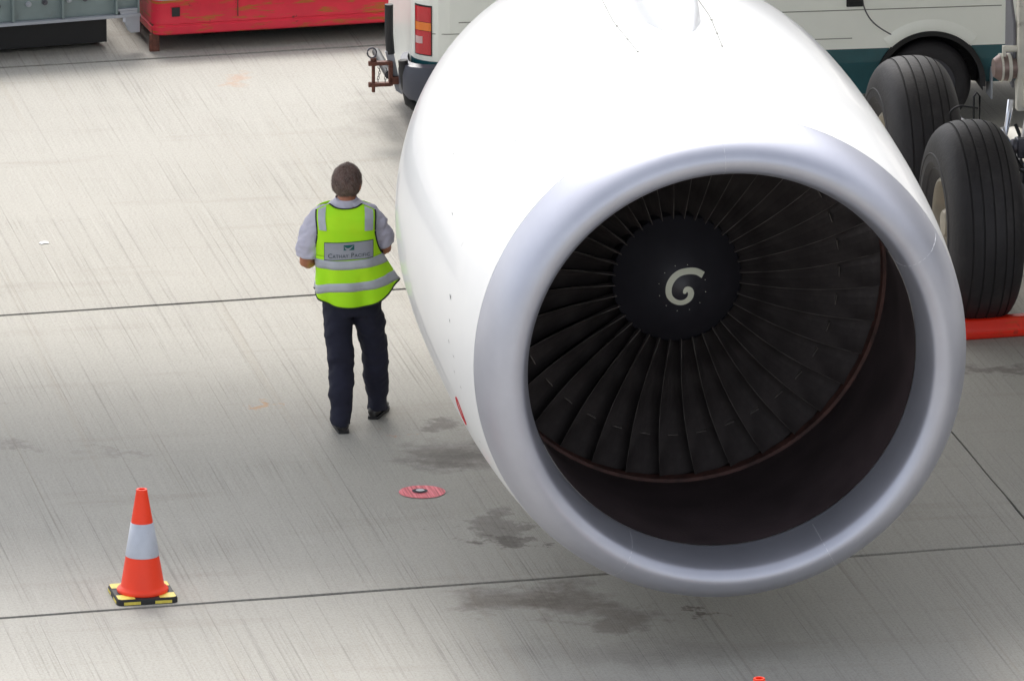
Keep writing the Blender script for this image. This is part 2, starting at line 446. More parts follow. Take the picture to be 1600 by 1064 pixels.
rub = MB().rev([(1.875,1.242),(1.88,1.222),(1.93,1.217),(1.96,1.22),(1.97,1.25),(2.28,1.25),(2.39,1.25)], 128).build('fan_rub_strip', M['rub'], smooth=40); put(rub, EM)
back = MB().rev([(2.38,1.26),(2.38,.02)], 96).build('shade_disc', M['void']); put(back, EM)
# depth behind the fan: its shade put into one near-black disc; the fan itself
fan = bpy.data.objects.new('fan', MB().rev([(TF-.02,.385),(TF+.30,.40),(TF+.32,.1)], 96).mesh('fan_hub', M['spinner'], 40)); link(fan); put(fan, EM)
# blade mesh, pointing up (+Z), local to the engine frame
bm_ = MB(); NS, NC = 14, 6
def blade_pt(sr, c, side):
    r = .37 + sr*(RF-.008-.37)
    stag = R(32 + 31*sr)                     # from axial
    chord = .20 + .095*sr
    x = (c-.35)*chord*math.sin(stag)*1.0; y = (c-.35)*chord*math.cos(stag)
    cam_ = .035*(1-sr*.6)*(1-(2*c-1)**2)
    x += -cam_*math.cos(stag); y += cam_*math.sin(stag)
    sweep = -.04*math.sin(sr*pi)             # leading edge bows
    x += sweep*.8
    th = (.009*(1-.55*sr))*(1-(2*c-1)**2)**.5 + .0012
    x += side*th*math.cos(stag); y -= side*th*math.sin(stag)
    a = x/r
    return Vector((r*math.sin(a), -(TF + .02 + y), r*math.cos(a)))
for side in (1, -1):
    vs = [blade_pt(i/NS, j/NC, side) for i in range(NS+1) for j in range(NC+1)]
    for i in range(NS):
        for j in range(NC):
            q0 = i*(NC+1)+j
            bm_.add([vs[q0], vs[q0+1], vs[q0+NC+2], vs[q0+NC+1]], [(0,1,2,3)], 0)
# worn leading edge strip and the part-span snubber
le = [blade_pt(i/NS, 0, 0) + Vector((0,.002,0)) for i in range(NS+1)]
bm_.tube(le, [.0019]*(len(le)-2)+[.001,.0004], 5, 1)
sr0 = .70; r0 = .37 + sr0*(RF-.035-.37)
for dx0, dx1 in ((.012, .075),):
    p0 = blade_pt(sr0, .30, 0); 
    for sgn in (1,):
        a0 = p0; a1 = Vector((p0.x+.075, p0.y-.01, p0.z-.003))
        bm_.box((a0+a1)/2, ((a1-a0).length*.8, .04, .0035), None, 1)
bme = bm_.mesh('fan_blade', [M['blade'], M['edge']], 45)
NB = 36
for k in range(NB):
    o = bpy.data.objects.new('fan_blade', bme); link(o); o.parent = fan; o.rotation_euler = (0, R(360/NB*k + rnd.uniform(-.25,.25)), 0)
SPL = .27
def spin_t(r): # height of spinner surface (t) as function of radius: rounded cone
    k = r/.385
    return TF - SPL*(1 - k**1.55)
sp = MB().rev([(spin_t(r), r) for r in [.0005,.02,.04,.06,.08,.1,.12,.15,.18,.21,.24,.27,.3,.33,.36,.385]], 96).build('spinner', M['spinner'], fan, smooth=180)
def on_spin(x, z, off=.002):
    r = math.hypot(x, z); return Vector((x, -(spin_t(r)-off), z))
raw = [(728,502,22),(690,477,21),(650,466,21),(605,465,20),(560,474,20),(520,500,20),(492,540,20),(482,585,20),(490,630,20),(520,662,20),(562,676,20),(600,668,21),(628,643,22),(636,610,22),(626,586,21),(606,577,19),(594,586,16),(590,596,13)]
pts = [((x-583)/1175., -(y-583)/1175., w_/1175.) for x, y, w_ in raw]
def crom(P, sub=5):
    out = []
    for i in range(len(P)-1):
        p0 = P[max(i-1,0)]; p1 = P[i]; p2 = P[i+1]; p3 = P[min(i+2,len(P)-1)]
        for k in range(sub):
            t = k/sub
            out.append(tuple(.5*((2*p1[a]) + (-p0[a]+p2[a])*t + (2*p0[a]-5*p1[a]+4*p2[a]-p3[a])*t*t + (-p0[a]+3*p1[a]-3*p2[a]+p3[a])*t**3) for a in range(len(p1))))
    out.append(P[-1]); return out
# engine +X is image left, so mirror x
pl = crom([(-x, z/ .96, w_) for x, z, w_ in pts])
vs = []; fs = []
for i, (x, z, hw) in enumerate(pl):
    a = pl[max(i-1,0)]; b = pl[min(i+1,len(pl)-1)]; dx, dz = b[0]-a[0], b[1]-a[1]; L = math.hypot(dx, dz) or 1
    nx, nz = -dz/L, dx/L
    for s_ in (-1, -.33, .33, 1): vs.append(on_spin(x+nx*hw*s_, z+nz*hw*s_))
    if i:
        for k in range(3): fs.append((4*(i-1)+k, 4*(i-1)+k+1, 4*i+k+1, 4*i+k))
spiral = MB().add(vs, fs)
x, z, hw = pl[-1]; vs = [on_spin(x, z)] + [on_spin(x+hw*cos(a*pi/8), z+hw*sin(a*pi/8)) for a in range(16)]
spiral.add([v + Vector((0,.0006,0)) for v in vs], [(0, 1+a, 1+(a+1)%16) for a in range(16)])
spiral.build('spinner_spiral', M['cream_paint'], fan, smooth=0)
dots = MB()
for k in range(12):
    a = R(30*k + 12); c = on_spin(.142*cos(a), .142*sin(a), .003)
    dots.tube([c, c + Vector((0,.003,0))], .0022, 8)
pieces(dots, 'spinner_screw', M['cream_paint'], fan, smooth=0)
# seams, fasteners, marks on the cowl.  angle a measured from engine +X (image left) towards up
def cpt(t, a, off=.002):
    r = cowl_r(t) + off; return Vector((r*cos(a), -t, r*sin(a)))
def on_lip(k, a, off=.001):
    t, r = lip_prof[k]; t0, r0 = lip_prof[max(k-1,0)]; t1, r1 = lip_prof[min(k+1,len(lip_prof)-1)]
    n = Vector((-(r1-r0), (t1-t0))).normalized()      # outward (t, r)
    return Vector(((r + n.y*off)*cos(a), -(t + n.x*off), (r + n.y*off)*sin(a)))
lj = MB()
for a in (88, 150, -62, -118):
    lj.tube([on_lip(k, R(a), .0004) for k in range(1, len(lip_prof)-1)], .0013, 4)
[put(o, EM) for o in pieces(lj, 'lip_joint', M['seam_light'], smooth=0)]
# red rescue outline on the left flank
rm = MB(); cap = []
ta, tb_, a0, hw = .62, .88, R(-18), R(.8)
for i in range(24):
    an = 2*pi*i/24
    cap.append(cpt(1.08 + .055*cos(an), R(-19.5) + R(3.4)*sin(an), .0025))
rm.tube(cap, .0035, 5, closed=True)
put(rm.build('access_marking', M['red_mark'], smooth=0), EM)
# small streaks of wear on the cowl flank
sf = MB()
for (t, a, l_, w_) in ((1.02,8,.05,.012),(.98,3,.03,.01),(1.0,-2,.02,.012),(1.5,22,.06,.004),(.86,-4,.05,.004),(.9,-8,.02,.01),(.75,-10,.03,.006),(1.7,35,.05,.004),(1.25,45,.08,.003),(.62,-22,.03,.004),(2.1,30,.03,.006)):
    a = R(a); da = w_/1.45
    sf.add([cpt(t,a-da,.0015),cpt(t+l_*.6,a-da*.3,.0015),cpt(t+l_,a+da,.0015),cpt(t+l_*.3,a+da*.6,.0015)], [(0,1,2,3)])
put(tag(sf.build('paint_chips', M['seam'], smooth=0), kind='stuff'), EM)
# pylon: a fairing that rises out of the cowl top
def pylon_ring(t, halfw, top):
    r = cowl_r(min(t,4.6)) - .03; out = []
    for k in range(17):
        s_ = -1 + k/8
        zz = r*math.sqrt(max(0,1-(s_*halfw/r)**2)) if k in (0,16) else None
        x = halfw*math.copysign(abs(s_)**.8, s_); z = r + (top)*(1-abs(s_)**7.0)
        if zz: z = zz - .03
        out.append(Vector((x, -t, z)))
    out.append(Vector((halfw*.6, -t, r-.2))); out.append(Vector((-halfw*.6, -t, r-.2)))
    return out
py = MB().loft([pylon_ring(t, hw, tp) for t, hw, tp in ((1.80,.04,.01),(1.95,.11,.05),(2.15,.17,.13),(2.45,.20,.23),(2.9,.22,.38),(3.4,.235,.55),(4.2,.235,.95),(5.2,.22,1.5),(6.4,.2,1.9))])
put(py.build('pylon', M['cowl'], smooth=60), EM)
pk = MB()
def seam_pt(sg, t): return cpt(t, R(88.2) - sg*(.30 - .02*(t-1.6))/1.5*(.80+.20*min(1,(t-1.5)/.8)), .0015)
for sg in (-1, 1):
    pk.tube([seam_pt(sg, 1.62+.1*i) for i in range(19)], .0022, 4)
    for t in (1.62, 1.9, 2.2): pk.box(seam_pt(sg, t), (.013,.013,.005))
[put(o, EM) for o in pieces(pk, 'pylon_seam', M['crease'], smooth=0)]
# nacelle strake
# wing (above the picture, its shade falls in it), in the airliner frame: X' outboard, Y' forward
def foil(x, le, te, z, th):
    ch = le - te; up_ = []; lo_ = []
    for k in range(13):
        c = k/12; y = le - ch*c; t = th*ch*2.6*(.2969*math.sqrt(c)-.126*c-.3516*c*c+.2843*c**3-.1015*c**4)*1.9
        up_.append(Vector((x, y, z + t*.62))); lo_.append(Vector((x, y, z - t*.38)))
    return up_ + lo_[::-1][1:-1]
wing = MB().loft([foil(x, le, te, z, th) for x, le, te, z, th in ((-5.3,9.6,-5.6,4.3,.11),(-2.6,7.7,-5.5,4.45,.11),(0,5.9,-4.7,4.75,.10),(4.2,3.2,-2.3,5.1,.115),(14,-2.0,-6.1,6.1,.10),(24,-8.0,-11.6,7.2,.09))])
put(wing.build('wing', M['cowl'], smooth=60))
fus_prof = [(-31,.05),(-30.5,.7),(-29,1.5),(-27,2.2),(-24,2.7),(-20,2.82),(14,2.82),(20,2.4),(26,1.4),(31,.35)]
fus = MB().rev(smoothprof(fus_prof, 3), 64, c=(-5.3, 0, 4.85)).build('fuselage', M['cowl'], smooth=60); put(fus)

# landing gear
def tyre_mesh():
    Rr, Wd = .695, .50; m = MB(); hw = Wd/2
    prof = [(-.17,.27),(-.205,.31),(-.235,.38),(-.25,.46),(-.248,.54),(-.232,.60),(-.20,.645),(-.15,.672)]
    RT = .665
    def tread(t): return .40 + (RT-.40)*(1-min(1, abs(t/.25))**2.7)**(1/2.7)
    gr = [-.128,-.058,.012,.085,.138]
    side = [(-.165,.27),(-.195,.31),(-.225,.355)] + [(-.25*math.cos(R(k)), .40+(RT-.40)*(1-math.cos(R(k))**2.7)**(1/2.7)) for k in range(0, 52, 6)]
    tr = [(t, r, 0) for t, r in side]
    xs = []
    for i, g_ in enumerate(gr):
        for t in (g_-.0055, g_+.0055): pass
        xs += [(g_-.0062, 0), (g_-.0042, 1), (g_+.0042, 1), (g_+.0062, 0)]
        if i < len(gr)-1: xs += [(g_+(gr[i+1]-g_)*f, 0) for f in (.35, .65)]
    xs = [(t, d) for t, d in xs if t > side[-1][0]+.002]
    right = [(-t, r, 0) for t, r in side[::-1]]
    xs = [(t, d) for t, d in xs if t < right[0][0]-.002]
    allp = tr + [(t, tread(t) - (.006 if d else 0), d) for t, d in xs] + right
    n = 96; vs = []
    for t, r, d in allp:
        for k in range(n): a = 2*pi*k/n; vs.append((t, r*cos(a), r*sin(a)))
    fs = []; ms = []
    for i in range(len(allp)-1):
        for k in range(n):
            k2 = (k+1)%n; fs.append((i*n+k, i*n+k2, (i+1)*n+k2, (i+1)*n+k)); ms.append(1 if (allp[i][2] or allp[i+1][2]) else 0)
    mb = MB(); mb.add(vs, fs); mb.m = ms
    # moulded rings on the sidewall
    for sg in (-1, 1):
        for rr, tt in ((.36,.226),(.455,.2485)): mb.rev([(sg*tt, rr-.006),(sg*(tt+.005), rr),(sg*tt, rr+.006)], 96, 'X')
    return mb.mesh('tyre', [M['tyre'], M['groove']], 30)
tme = tyre_mesh()
rimm = MB().rev(smoothprof([(-.16,.285),(-.185,.30),(-.20,.275),(-.17,.255),(-.12,.235),(-.08,.20),(-.09,.12),(-.15,.10),(-.19,.08),(-.20,.002)],2), 64, 'X').rev([(.16,.285),(.185,.30),(.20,.275),(.17,.255),(.1,.1),(.1,.002)], 64, 'X')
for k in range(9):
    a = 2*pi*k/9; rimm.tube([(-.10, .17*cos(a), .17*sin(a)),(-.075, .17*cos(a), .17*sin(a))], .03, 8)
rme = rimm.mesh('rim', M['rim'], 40)
first = True
for sx in (1, -1):
    for sy in (1, -1):
        wh = bpy.data.objects.new('wheel', MB().tube([(-.02,0,0),(.02,0,0)], .075, 16).mesh('hub', M['steel'], 40) if first else hubme); link(wh)
        if first: hubme = wh.data
        first = False
        wh.parent = air; wh.location = (sx*HALF, sy*WB/2, .665); 
        if sx < 0: wh.rotation_euler = (0,0,pi)
        # outer face of the rim is on local -X, so turn so that it points outboard
        wh.rotation_euler = (0,0,pi) if sx > 0 else (0,0,0)
        ty = bpy.data.objects.new('tyre', tme); link(ty); ty.parent = wh
        rm_ = bpy.data.objects.new('rim', rme); link(rm_); rm_.parent = wh
def gp(name, mb, m, **k): o = mb.build(name, m, **k); put(o); return o
gp('bogie_beam', MB().tube([(0,-1.0,.69),(0,1.0,.69)], .12, 20).tube([(-.62,.9,.69),(.62,.9,.69)], .06, 16).tube([(-.62,-.9,.69),(.62,-.9,.69)], .06, 16), M['gear_cream'])
strut = MB().tube([(0,0,.75),(0,0,1.25)], .12, 24)
gp('oleo_piston', strut, M['chrome'])
gp('main_strut', MB().tube([(0,0,1.2),(0,.0,1.27),(0,0,1.35),(0,-.1,4.3)], [.19,.21,.18,.20], 24).box((0,.23,1.45),(.14,.2,.3)), M['gear_cream'], bevel=.01)
gp('torque_link', MB().loft([[Vector((-.12,.2,1.45)),Vector((.12,.2,1.45)),Vector((.12,.26,1.45)),Vector((-.12,.26,1.45))],[Vector((-.05,.55,1.08)),Vector((.05,.55,1.08)),Vector((.05,.58,1.12)),Vector((-.05,.58,1.12))]]).loft([[Vector((-.12,.16,.8)),Vector((.12,.16,.8)),Vector((.12,.2,.76)),Vector((-.12,.2,.76))],[Vector((-.05,.54,1.06)),Vector((.05,.54,1.06)),Vector((.05,.59,1.05)),Vector((-.05,.59,1.05))]]), M['steel'], bevel=.008)
# gear door and its edge panel hang outboard of the strut
gp('gear_door', MB().loft([[Vector((.258,y,z)) for y, z in ((-.05,1.42),(.16,1.36),(.20,1.60),(.19,1.80),(.05,1.98),(-.05,1.94))],[Vector((.278,y,z)) for y, z in ((-.05,1.42),(.16,1.36),(.20,1.60),(.19,1.80),(.05,1.98),(-.05,1.94))]]), M['gear_grey'], bevel=.006)
gp('door_bracket', MB().box((.13,.20,1.72),(.25,.08,1.0)).box((.12,.25,1.36),(.2,.06,.22)).tube([(.06,.235,1.55),(.06,.30,1.55)], .028, 12).tube([(.14,.27,1.32),(.14,.32,1.32)], .02, 12), M['gear_cream'], bevel=.012)
gp('warning_mark', MB().box((.15,.2825,1.44),(.05,.004,.025)), M['red_mark'], smooth=0)
gp('brake_actuator', MB().tube([(.20,.16,1.50),(.30,.16,1.50)], .075, 20).tube([(.30,.16,1.50),(.36,.16,1.50)], .088, 20).tube([(.36,.16,1.50),(.40,.16,1.50)], [.088,.06], 20), M['copper'])
gp('actuator_cap', MB().tube([(.29,.16,1.50),(.312,.16,1.50)], .093, 20).tube([(.345,.16,1.50),(.358,.16,1.50)], .094, 20).tube([(.2,.2,1.63),(.34,.2,1.635)], .022, 10).box((.34,.2,1.62),(.02,.03,.07)), M['gear_cream'])
for y_ in (.9, -.9):
    for sx_ in (1, -1): gp('brake_unit', MB().tube([(sx_*.36,y_,.665),(sx_*.47,y_,.665)], .24, 28), M['steel'])
hz = MB()
def arc(c, r, a0, a1, ax='Y', n=12):
    return [(c[0]+r*cos(R(a0+(a1-a0)*k/n)), c[1], c[2]+r*sin(R(a0+(a1-a0)*k/n))) for k in range(n+1)]
hz.tube([(.47,-.10,.95),(.47,-.10,1.25),(.45,-.10,1.275),(.43,-.10,1.25),(.43,-.10,.95)], .007, 6)
hz.tube([(.62,-.1,1.05)] + arc((.55,-.1,1.1), .09, 180-150, 100) + [(.44,-.1,1.17)], .007, 6)
hz.tube([(.28,.3,1.15),(.24,.4,1.02),(.16,.5,.9),(.2,.55,.75)], .012, 8)
hz.tube([(.34,.45,.98),(.3,.5,.9),(.2,.62,.86),(.12,.66,.7)], .010, 8)
hz.tube([(.26,.3,.7),(.3,.5,.62),(.28,.6,.45),(.2,.62,.35)], .010, 8)
[put(o) for o in pieces(hz, 'brake_hose', M['rubber'])]
gp('hydraulic_pipe', MB().tube([(.30,.24,1.30),(.32,.28,1.2),(.36,.32,1.08),(.30,.42,.98),(.24,.46,.85)], .022, 10).tube([(.2,.3,1.24),(.24,.36,1.1),(.28,.44,1.0)], .014, 8).tube([(.42,.3,1.10),(.36,.34,1.12)], .03, 10).tube([(.24,.52,1.02),(.2,.55,.9)], .03, 10), M['chrome'])
gp('pipe_sleeve', MB().tube([(.16,.34,1.28),(.16,.38,1.08),(.15,.42,.92)], .032, 12), M['blue_hose'])
gp('brake_manifold', MB().box((.24,.40,1.02),(.12,.1,.13)).box((.2,.48,.84),(.16,.1,.12)).tube([(.30,.44,1.04),(.34,.44,1.04)], .05, 12), M['steel'], bevel=.012)

# ------------------------------------------------------------------ red chock bar in front of the tyre
cl = at(1440, 537); cr = at(1640, 523)
cd = (cr-cl).normalized(); ch = empty('wheel_chock', (cl+cr)/2, math.atan2(cd.y, cd.x))
tag(ch, 'long red painted chock bar on the concrete against the front tyre', 'wheel chock')
Lc = (cr-cl).length
MB().loft([[Vector((x,0,0)),Vector((x,.17,0)),Vector((x,.15,.09)),Vector((x,.12,.125)),Vector((x,.04,.125)),Vector((x,.0,.06))] for x in (-Lc/2, Lc/2)]).build('chock_body', M['chock_red'], ch, bevel=.012)
MB().box((.1, -.004, .03), (Lc*.55, .012, .012)).build('chock_rib', M['chock_red'], ch)
rp = MB().tube([(-.28,.13,.13),(-.24,.17,.20),(-.14,.185,.29),(-.05,.185,.315),(.03,.18,.26),(.05,.15,.17),(.05,.12,.13)], .006, 6)
rp.build('pull_rope', M['steel'], ch)

# ------------------------------------------------------------------ van
VP_ = at(1452, 204); VPSI = R(8)
vd = Vector((cos(VPSI), sin(VPSI), 0))
SW = 3.60                                             # front wheel from the rear of the body
van = empty('van', VP_ - vd*SW, VPSI)                 # local x: along the van to its front, y: away from us
tag(van, 'white van with teal sills and a rusty tow hitch parked behind the engine', 'van')
VL, VW = 4.72, 1.70; RW = 1.02
ARC = .39
def zlow(s_):
    z = .33 if s_ > SW else .27
    for c in (RW, SW):
        d = abs(s_-c)
        if d < ARC: z = max(z, .33 + math.sqrt(ARC*ARC-d*d))
    return z
def side_y(z, s_):
    y = 0
    if z > 1.0: y += .10*((z-1.0)/.9)**1.6
    if z < .5: y += .03*((.5-z)/.25)
    # corner rounding front and rear
    for e, rr in ((s_, .24), (VL-s_, .18)):
        if e < rr: y += rr - math.sqrt(max(0,rr**2-(rr-e)**2))
    return y
ss = sorted(set([round(x,4) for x in [0,.01,.03,.06,.1,.16] + [.16+.08*i for i in range(57)] + [VL-.16,VL-.1,VL-.06,VL-.03,VL-.01,VL]] + [round(c+ARC*math.sin(R(a)),4) for c in (RW,SW) for a in range(-90,91,6)]))
ss = [x for x in ss if 0 <= x <= VL]
zs = [.27,.33,.4,.5,.598,.602,.66,.72,.75,.8,.86,.92,1.0,1.1,1.25,1.45,1.65,1.8,1.9,1.95]
body = MB()
for sgn in (0, 1):
    grid = []
    for s_ in ss:
        col = []
        for z in zs:
            zz = max(z, zlow(s_)); y = side_y(zz, s_)
            if z > 1.9: y += .05
            col.append(Vector((s_, y if not sgn else VW-y, zz)))
        grid.append(col)
    for i in range(len(ss)-1):
        for j in range(len(zs)-1):
            a, b, c_, d = grid[i][j], grid[i+1][j], grid[i+1][j+1], grid[i][j+1]
            if (c_-b).length < 1e-5 and (d-a).length < 1e-5: continue
            body.add([a,b,c_,d], [(0,1,2,3)], 1 if (zs[j+1] <= .60 and max(a.z,b.z) < .60) else 0)
for xx, sg in ((0,-1),(VL,1)):
    body.add([Vector((xx, .24+(VW-.48)*i/6, z)) for z in (.27,.6,1.0,1.9,1.95) for i in range(7)], [(r_*7+i, r_*7+i+1, (r_+1)*7+i+1, (r_+1)*7+i) for r_ in range(4) for i in range(6)], 0)
body.add([Vector((x, y, 1.95 + .05*(1-((y-VW/2)/(VW/2))**2))) for x in (0, VL) for y in [.15+(VW-.3)*i/8 for i in range(9)]], [(i,i+1,10+i,9+i) for i in range(8)], 0)
vb = body.build('body', [M['van'], M['teal']], van, smooth=30)
# under side and wheel wells
uw = MB().box((VL/2, VW/2, .40), (VL-.1, VW-.5, .2))
for c in (RW, SW):
    uw.rev([(.03,ARC),(.30,ARC),(.30,.05)], 48, 'Y', c=(c, 0, .33))
for v in range(len(uw.v)):
    pass
wl = MB().box((VL/2, VW/2, .40), (VL-.1, VW-.62, .2))
for c in (RW, SW):
    for sg in (0,1):
        vs = []; 
        for k in range(25):
            a = R(-10 + 200*k/24); 
            for y in (.035, .32): vs.append(Vector((c+(ARC-.004)*cos(a), y if not sg else VW-y, .33+(ARC-.004)*sin(a))))
        wl.add(vs, [(2*k,2*k+1,2*k+3,2*k+2) for k in range(24)])
        ctr = Vector((c, .32 if not sg else VW-.32, .33)); wl.add([ctr]+[vs[2*k+1] for k in range(25)], [(0,k+1,k+2) for k in range(24)])
wl.build('wheel_well', M['rubber'], van)
# raised white flare above each arch, black inner lip
for c in (RW, SW):
    fl = MB(); rings = []
    for k in range(33):
        a = R(46 + 88*k/32)
        rings.append([Vector((c+r_*cos(a), y, .33+r_*sin(a)*.97)) for r_, y in ((ARC+.002,.02),(ARC+.002,-.012),(ARC+.02,-.014),(ARC+.06,-.010),(ARC+.085,.0),(ARC+.08,.02))])
    fl.loft(rings).build('arch_flare', M['van'], van, smooth=50)
    il = MB(); rings = []
    for k in range(33):
        a = R(-4 + 184*k/32)
        rings.append([Vector((c+r_*cos(a), y, .33+r_*sin(a)*.97)) for r_, y in ((ARC-.035,.03),(ARC-.035,-.012),(ARC+.0,-.022),(ARC+.0,.03))])
    il.loft(rings).build('arch_liner', M['rubber'], van, smooth=50)
# wheels
vt = MB().rev(smoothprof([(-.0,.19),(-.005,.21),(-.0,.26),(.02,.295),(.05,.31),(.14,.31),(.17,.295),(.19,.26),(.19,.2)],3), 64, 'Y', c=(0,.0,0))
vtm = vt.mesh('tyre', M['tyre'], 60)
vr = MB().rev([(-.0,.20),(.02,.19),(.03,.12),(.0,.06),(.0,.001)], 48, 'Y'); vrm = vr.mesh('rim', M['steel'], 40)
for c in (RW, SW):
    for sg in (0, 1):
        wv = bpy.data.objects.new('wheel', MB().tube([(0,-.02,0),(0,.05,0)], .035, 12).mesh('hub', M['steel'])); link(wv); wv.parent = van
        wv.location = (c, .06 if not sg else VW-.06, .31); wv.rotation_euler = (0,0,pi if not sg else 0)
        for nm, me in (('tyre', vtm), ('rim', vrm)):
            q_ = bpy.data.objects.new(nm, me); link(q_); q_.parent = wv
            q_.location = (0, .0, 0)
# creases, door seam, vent
def strip(pts, r, name, m): 
    MB().tube([(s_, side_y(z, s_)-.0005, z) for s_, z in pts], r, 5).build(name, m, van, smooth=0)
strip([(.3+.2*i, .875) for i in range(20)], .0035, 'body_crease', M['crease'])
strip([(.3+.1*i, .675) for i in range(4)] , .003, 'body_crease', M['crease'])
strip([(1.55+.1*i, .675) for i in range(16)], .003, 'body_crease', M['crease'])
strip([(4.14+.1*i, .675) for i in range(5)], .003, 'body_crease', M['crease'])
strip([(.12+.1*i, .795) for i in range(6)], .003, 'body_crease', M['crease'])
door = [(3.055,1.9),(3.055,1.3),(3.06,1.0),(3.066,.95),(3.075,.90),(3.10,.84),(3.14,.785),(3.20,.735),(3.28,.685),(3.345,.64)]
door = [(a_+.055, b_) for a_, b_ in door]
strip(crom(door, 4), .005, 'door_seam', M['seam'])
vn = MB().box((3.065,-.004,.97),(.115,.02,.14))
for k in range(5): vn.box((3.065,-.018,.915+.03*k),(.10,.012,.010))
vn.build('side_vent', M['rubber'], van, bevel=.004)
# side windows, rear window (all above the picture), tail lamp
for a, b in ((.35,1.55),(1.7,2.95),(3.15,4.3)):
    zz = (1.15, 1.4, 1.7)
    for yy in (0,1):
        pane = MB()
        vs = [Vector((s_, (side_y(z, s_)-.004) if not yy else VW-side_y(z,s_)+.004, z)) for z in zz for s_ in (a, (a+b)/2, b)]
        pane.add(vs, [(0,1,4,3),(1,2,5,4),(3,4,7,6),(4,5,8,7)])
        pane.build('window', M['glass'], van, smooth=0)
MB().add([(-.004,.25,1.15),(-.004,VW-.25,1.15),(-.004,VW-.25,1.75),(-.004,.25,1.75)],[(0,1,2,3)]).build('rear_window', M['glass'], van, smooth=0)
# tail lamp wraps the rear corner: follow side_y along s
def lamp_seg(z0, z1, s0, s1, name, m, parent, off=.012):
    rows = []
    sa = [s0 + (s1-s0)*k/8 for k in range(9)]
    for z in [z0+(z1-z0)*k/2 for k in range(3)]:
        rows.append([Vector((s_-off*.6 if s_ < .05 else s_, side_y(z, s_)-off*(.6 if k in (0,8) else 1), z)) for k, s_ in enumerate(sa)])
    m_ = MB()
    vs = [p for r_ in rows for p in r_] + [p + Vector((.01,.03,0)) for r_ in rows for p in r_]
    fs = []
    for r_ in range(2):
        for k in range(8): fs.append((r_*9+k, r_*9+k+1, (r_+1)*9+k+1, (r_+1)*9+k))
    for k in range(8): fs += [(k,k+1,27+k+1,27+k), (18+k,18+k+1,45+k+1,45+k)]
    for r_ in range(2): fs += [(r_*9,(r_+1)*9,27+(r_+1)*9,27+r_*9),(r_*9+8,(r_+1)*9+8,35+(r_+1)*9,35+r_*9)]
    m_.add(vs, fs)
    return m_.build(name, m, parent, smooth=60)
LZ = .645
tl = lamp_seg(LZ-.01, LZ+.345, .018, .118, 'tail_light', M['rubber'], van, .006)
lamp_seg(LZ, LZ+.165, .024, .112, 'red_lens', M['red_lamp'], tl, .014)
lamp_seg(LZ+.168, LZ+.225, .024, .112, 'amber_lens', M['amber'], tl, .014)
lamp_seg(LZ+.228, LZ+.335, .024, .112, 'red_lens', M['red_lamp'], tl, .014)
lamp_seg(LZ+.075, LZ+.125, .026, .06, 'reverse_lens', M['clear_lamp'], tl, .018)
# rear bumper, guard bar and tow hitch
bmp = MB(); rings = []
for k in range(21):
    t = k/20
    # path: along the side from s=.45 round the corner to the rear
    if t < .35: x, y, nx, ny = .45 - (.45-.10)*(t/.35), -.02, 0, -1
    elif t < .55:
        a = (t-.35)/.2*pi/2; x, y, nx, ny = .10-.16*sin(a), .14-.16*cos(a), -sin(a), -cos(a)
    else: x, y, nx, ny = -.06+.05*((t-.55)/.45)**2, .14 + .30*(t-.55)/.45, -1, 0
    rings.append([Vector((x+nx*o_, y+ny*o_, z)) for o_, z in ((-.03,.34),(.0,.33),(.03,.38),(.035,.50),(.02,.57),(-.03,.585))])
bmp.loft(rings); bmp.build('rear_bumper', M['bumper'], van, smooth=50)
for pth, rr in (([(-.145,.30,.95),(-.145,.30,.74),(-.135,.30,.60)], .030), ([(-.075,.10,.60),(-.055,.10,.42),(-.03,.10,.30),(.03,.10,.25)], .034), ([(-.12,.5,.4),(-.12,1.2,.4)], .03)):
    MB().tube(pth, rr, 12).build('guard_bar', M['rubber'], van)
MB().loft([[Vector((x,y,z)) for x, z in ((-.175,.62),(-.12,.63),(-.055,.31),(-.10,.34))] for y in (.30,.28)]).build('hitch_plate', M['grey_light'], van, smooth=0)
hx = -.205; HZ0 = .08
th = MB().box((hx,.26,.475-HZ0),(.13,.05,.026)).box((hx,.26,.625-HZ0),(.13,.05,.026)).box((hx+.065,.26,.55-HZ0),(.028,.05,.17)).box((hx+.09,.26,.50-HZ0),(.07,.05,.05))
th.tube([(hx-.055,.26,.42-HZ0),(hx-.055,.26,.66-HZ0)], .013, 10).tube([(hx-.055,.26,.665-HZ0),(hx-.055,.26,.645-HZ0)], .022, 10)
th.tube([(hx-.09,.26,.625-HZ0),(hx-.03,.26,.625-HZ0)], .020, 10).tube([(hx-.09,.26,.475-HZ0),(hx-.03,.26,.475-HZ0)], .020, 10)
th.build('tow_hitch', M['rust'], van, bevel=.004)
MB().tube([(hx-.055+.032*cos(a)-.01, .26+.0*a, .62+.035*sin(a)) for a in [2*pi*k/14 for k in range(14)]], .006, 6, closed=True).build('pin_ring', M['steel'], van)
chn = MB()
for k in range(6):
    for x0 in (-.02, .03):
        c = Vector((hx+x0+.006*sin(k), .235, .525-.02*k)); ax = k % 2
        chn.tube([c + Vector((.007*cos(a)*(1-ax), .007*cos(a)*ax, .013*sin(a))) for a in [2*pi*j/8 for j in range(8)]], .0025, 4, closed=True)
tag(chn.build('hitch_chain', M['steel'], van), kind='stuff')
MB().box((SW+.43,.05,.33),(.01,.2,.22)).build('mud_flap', M['grey_light'], van)

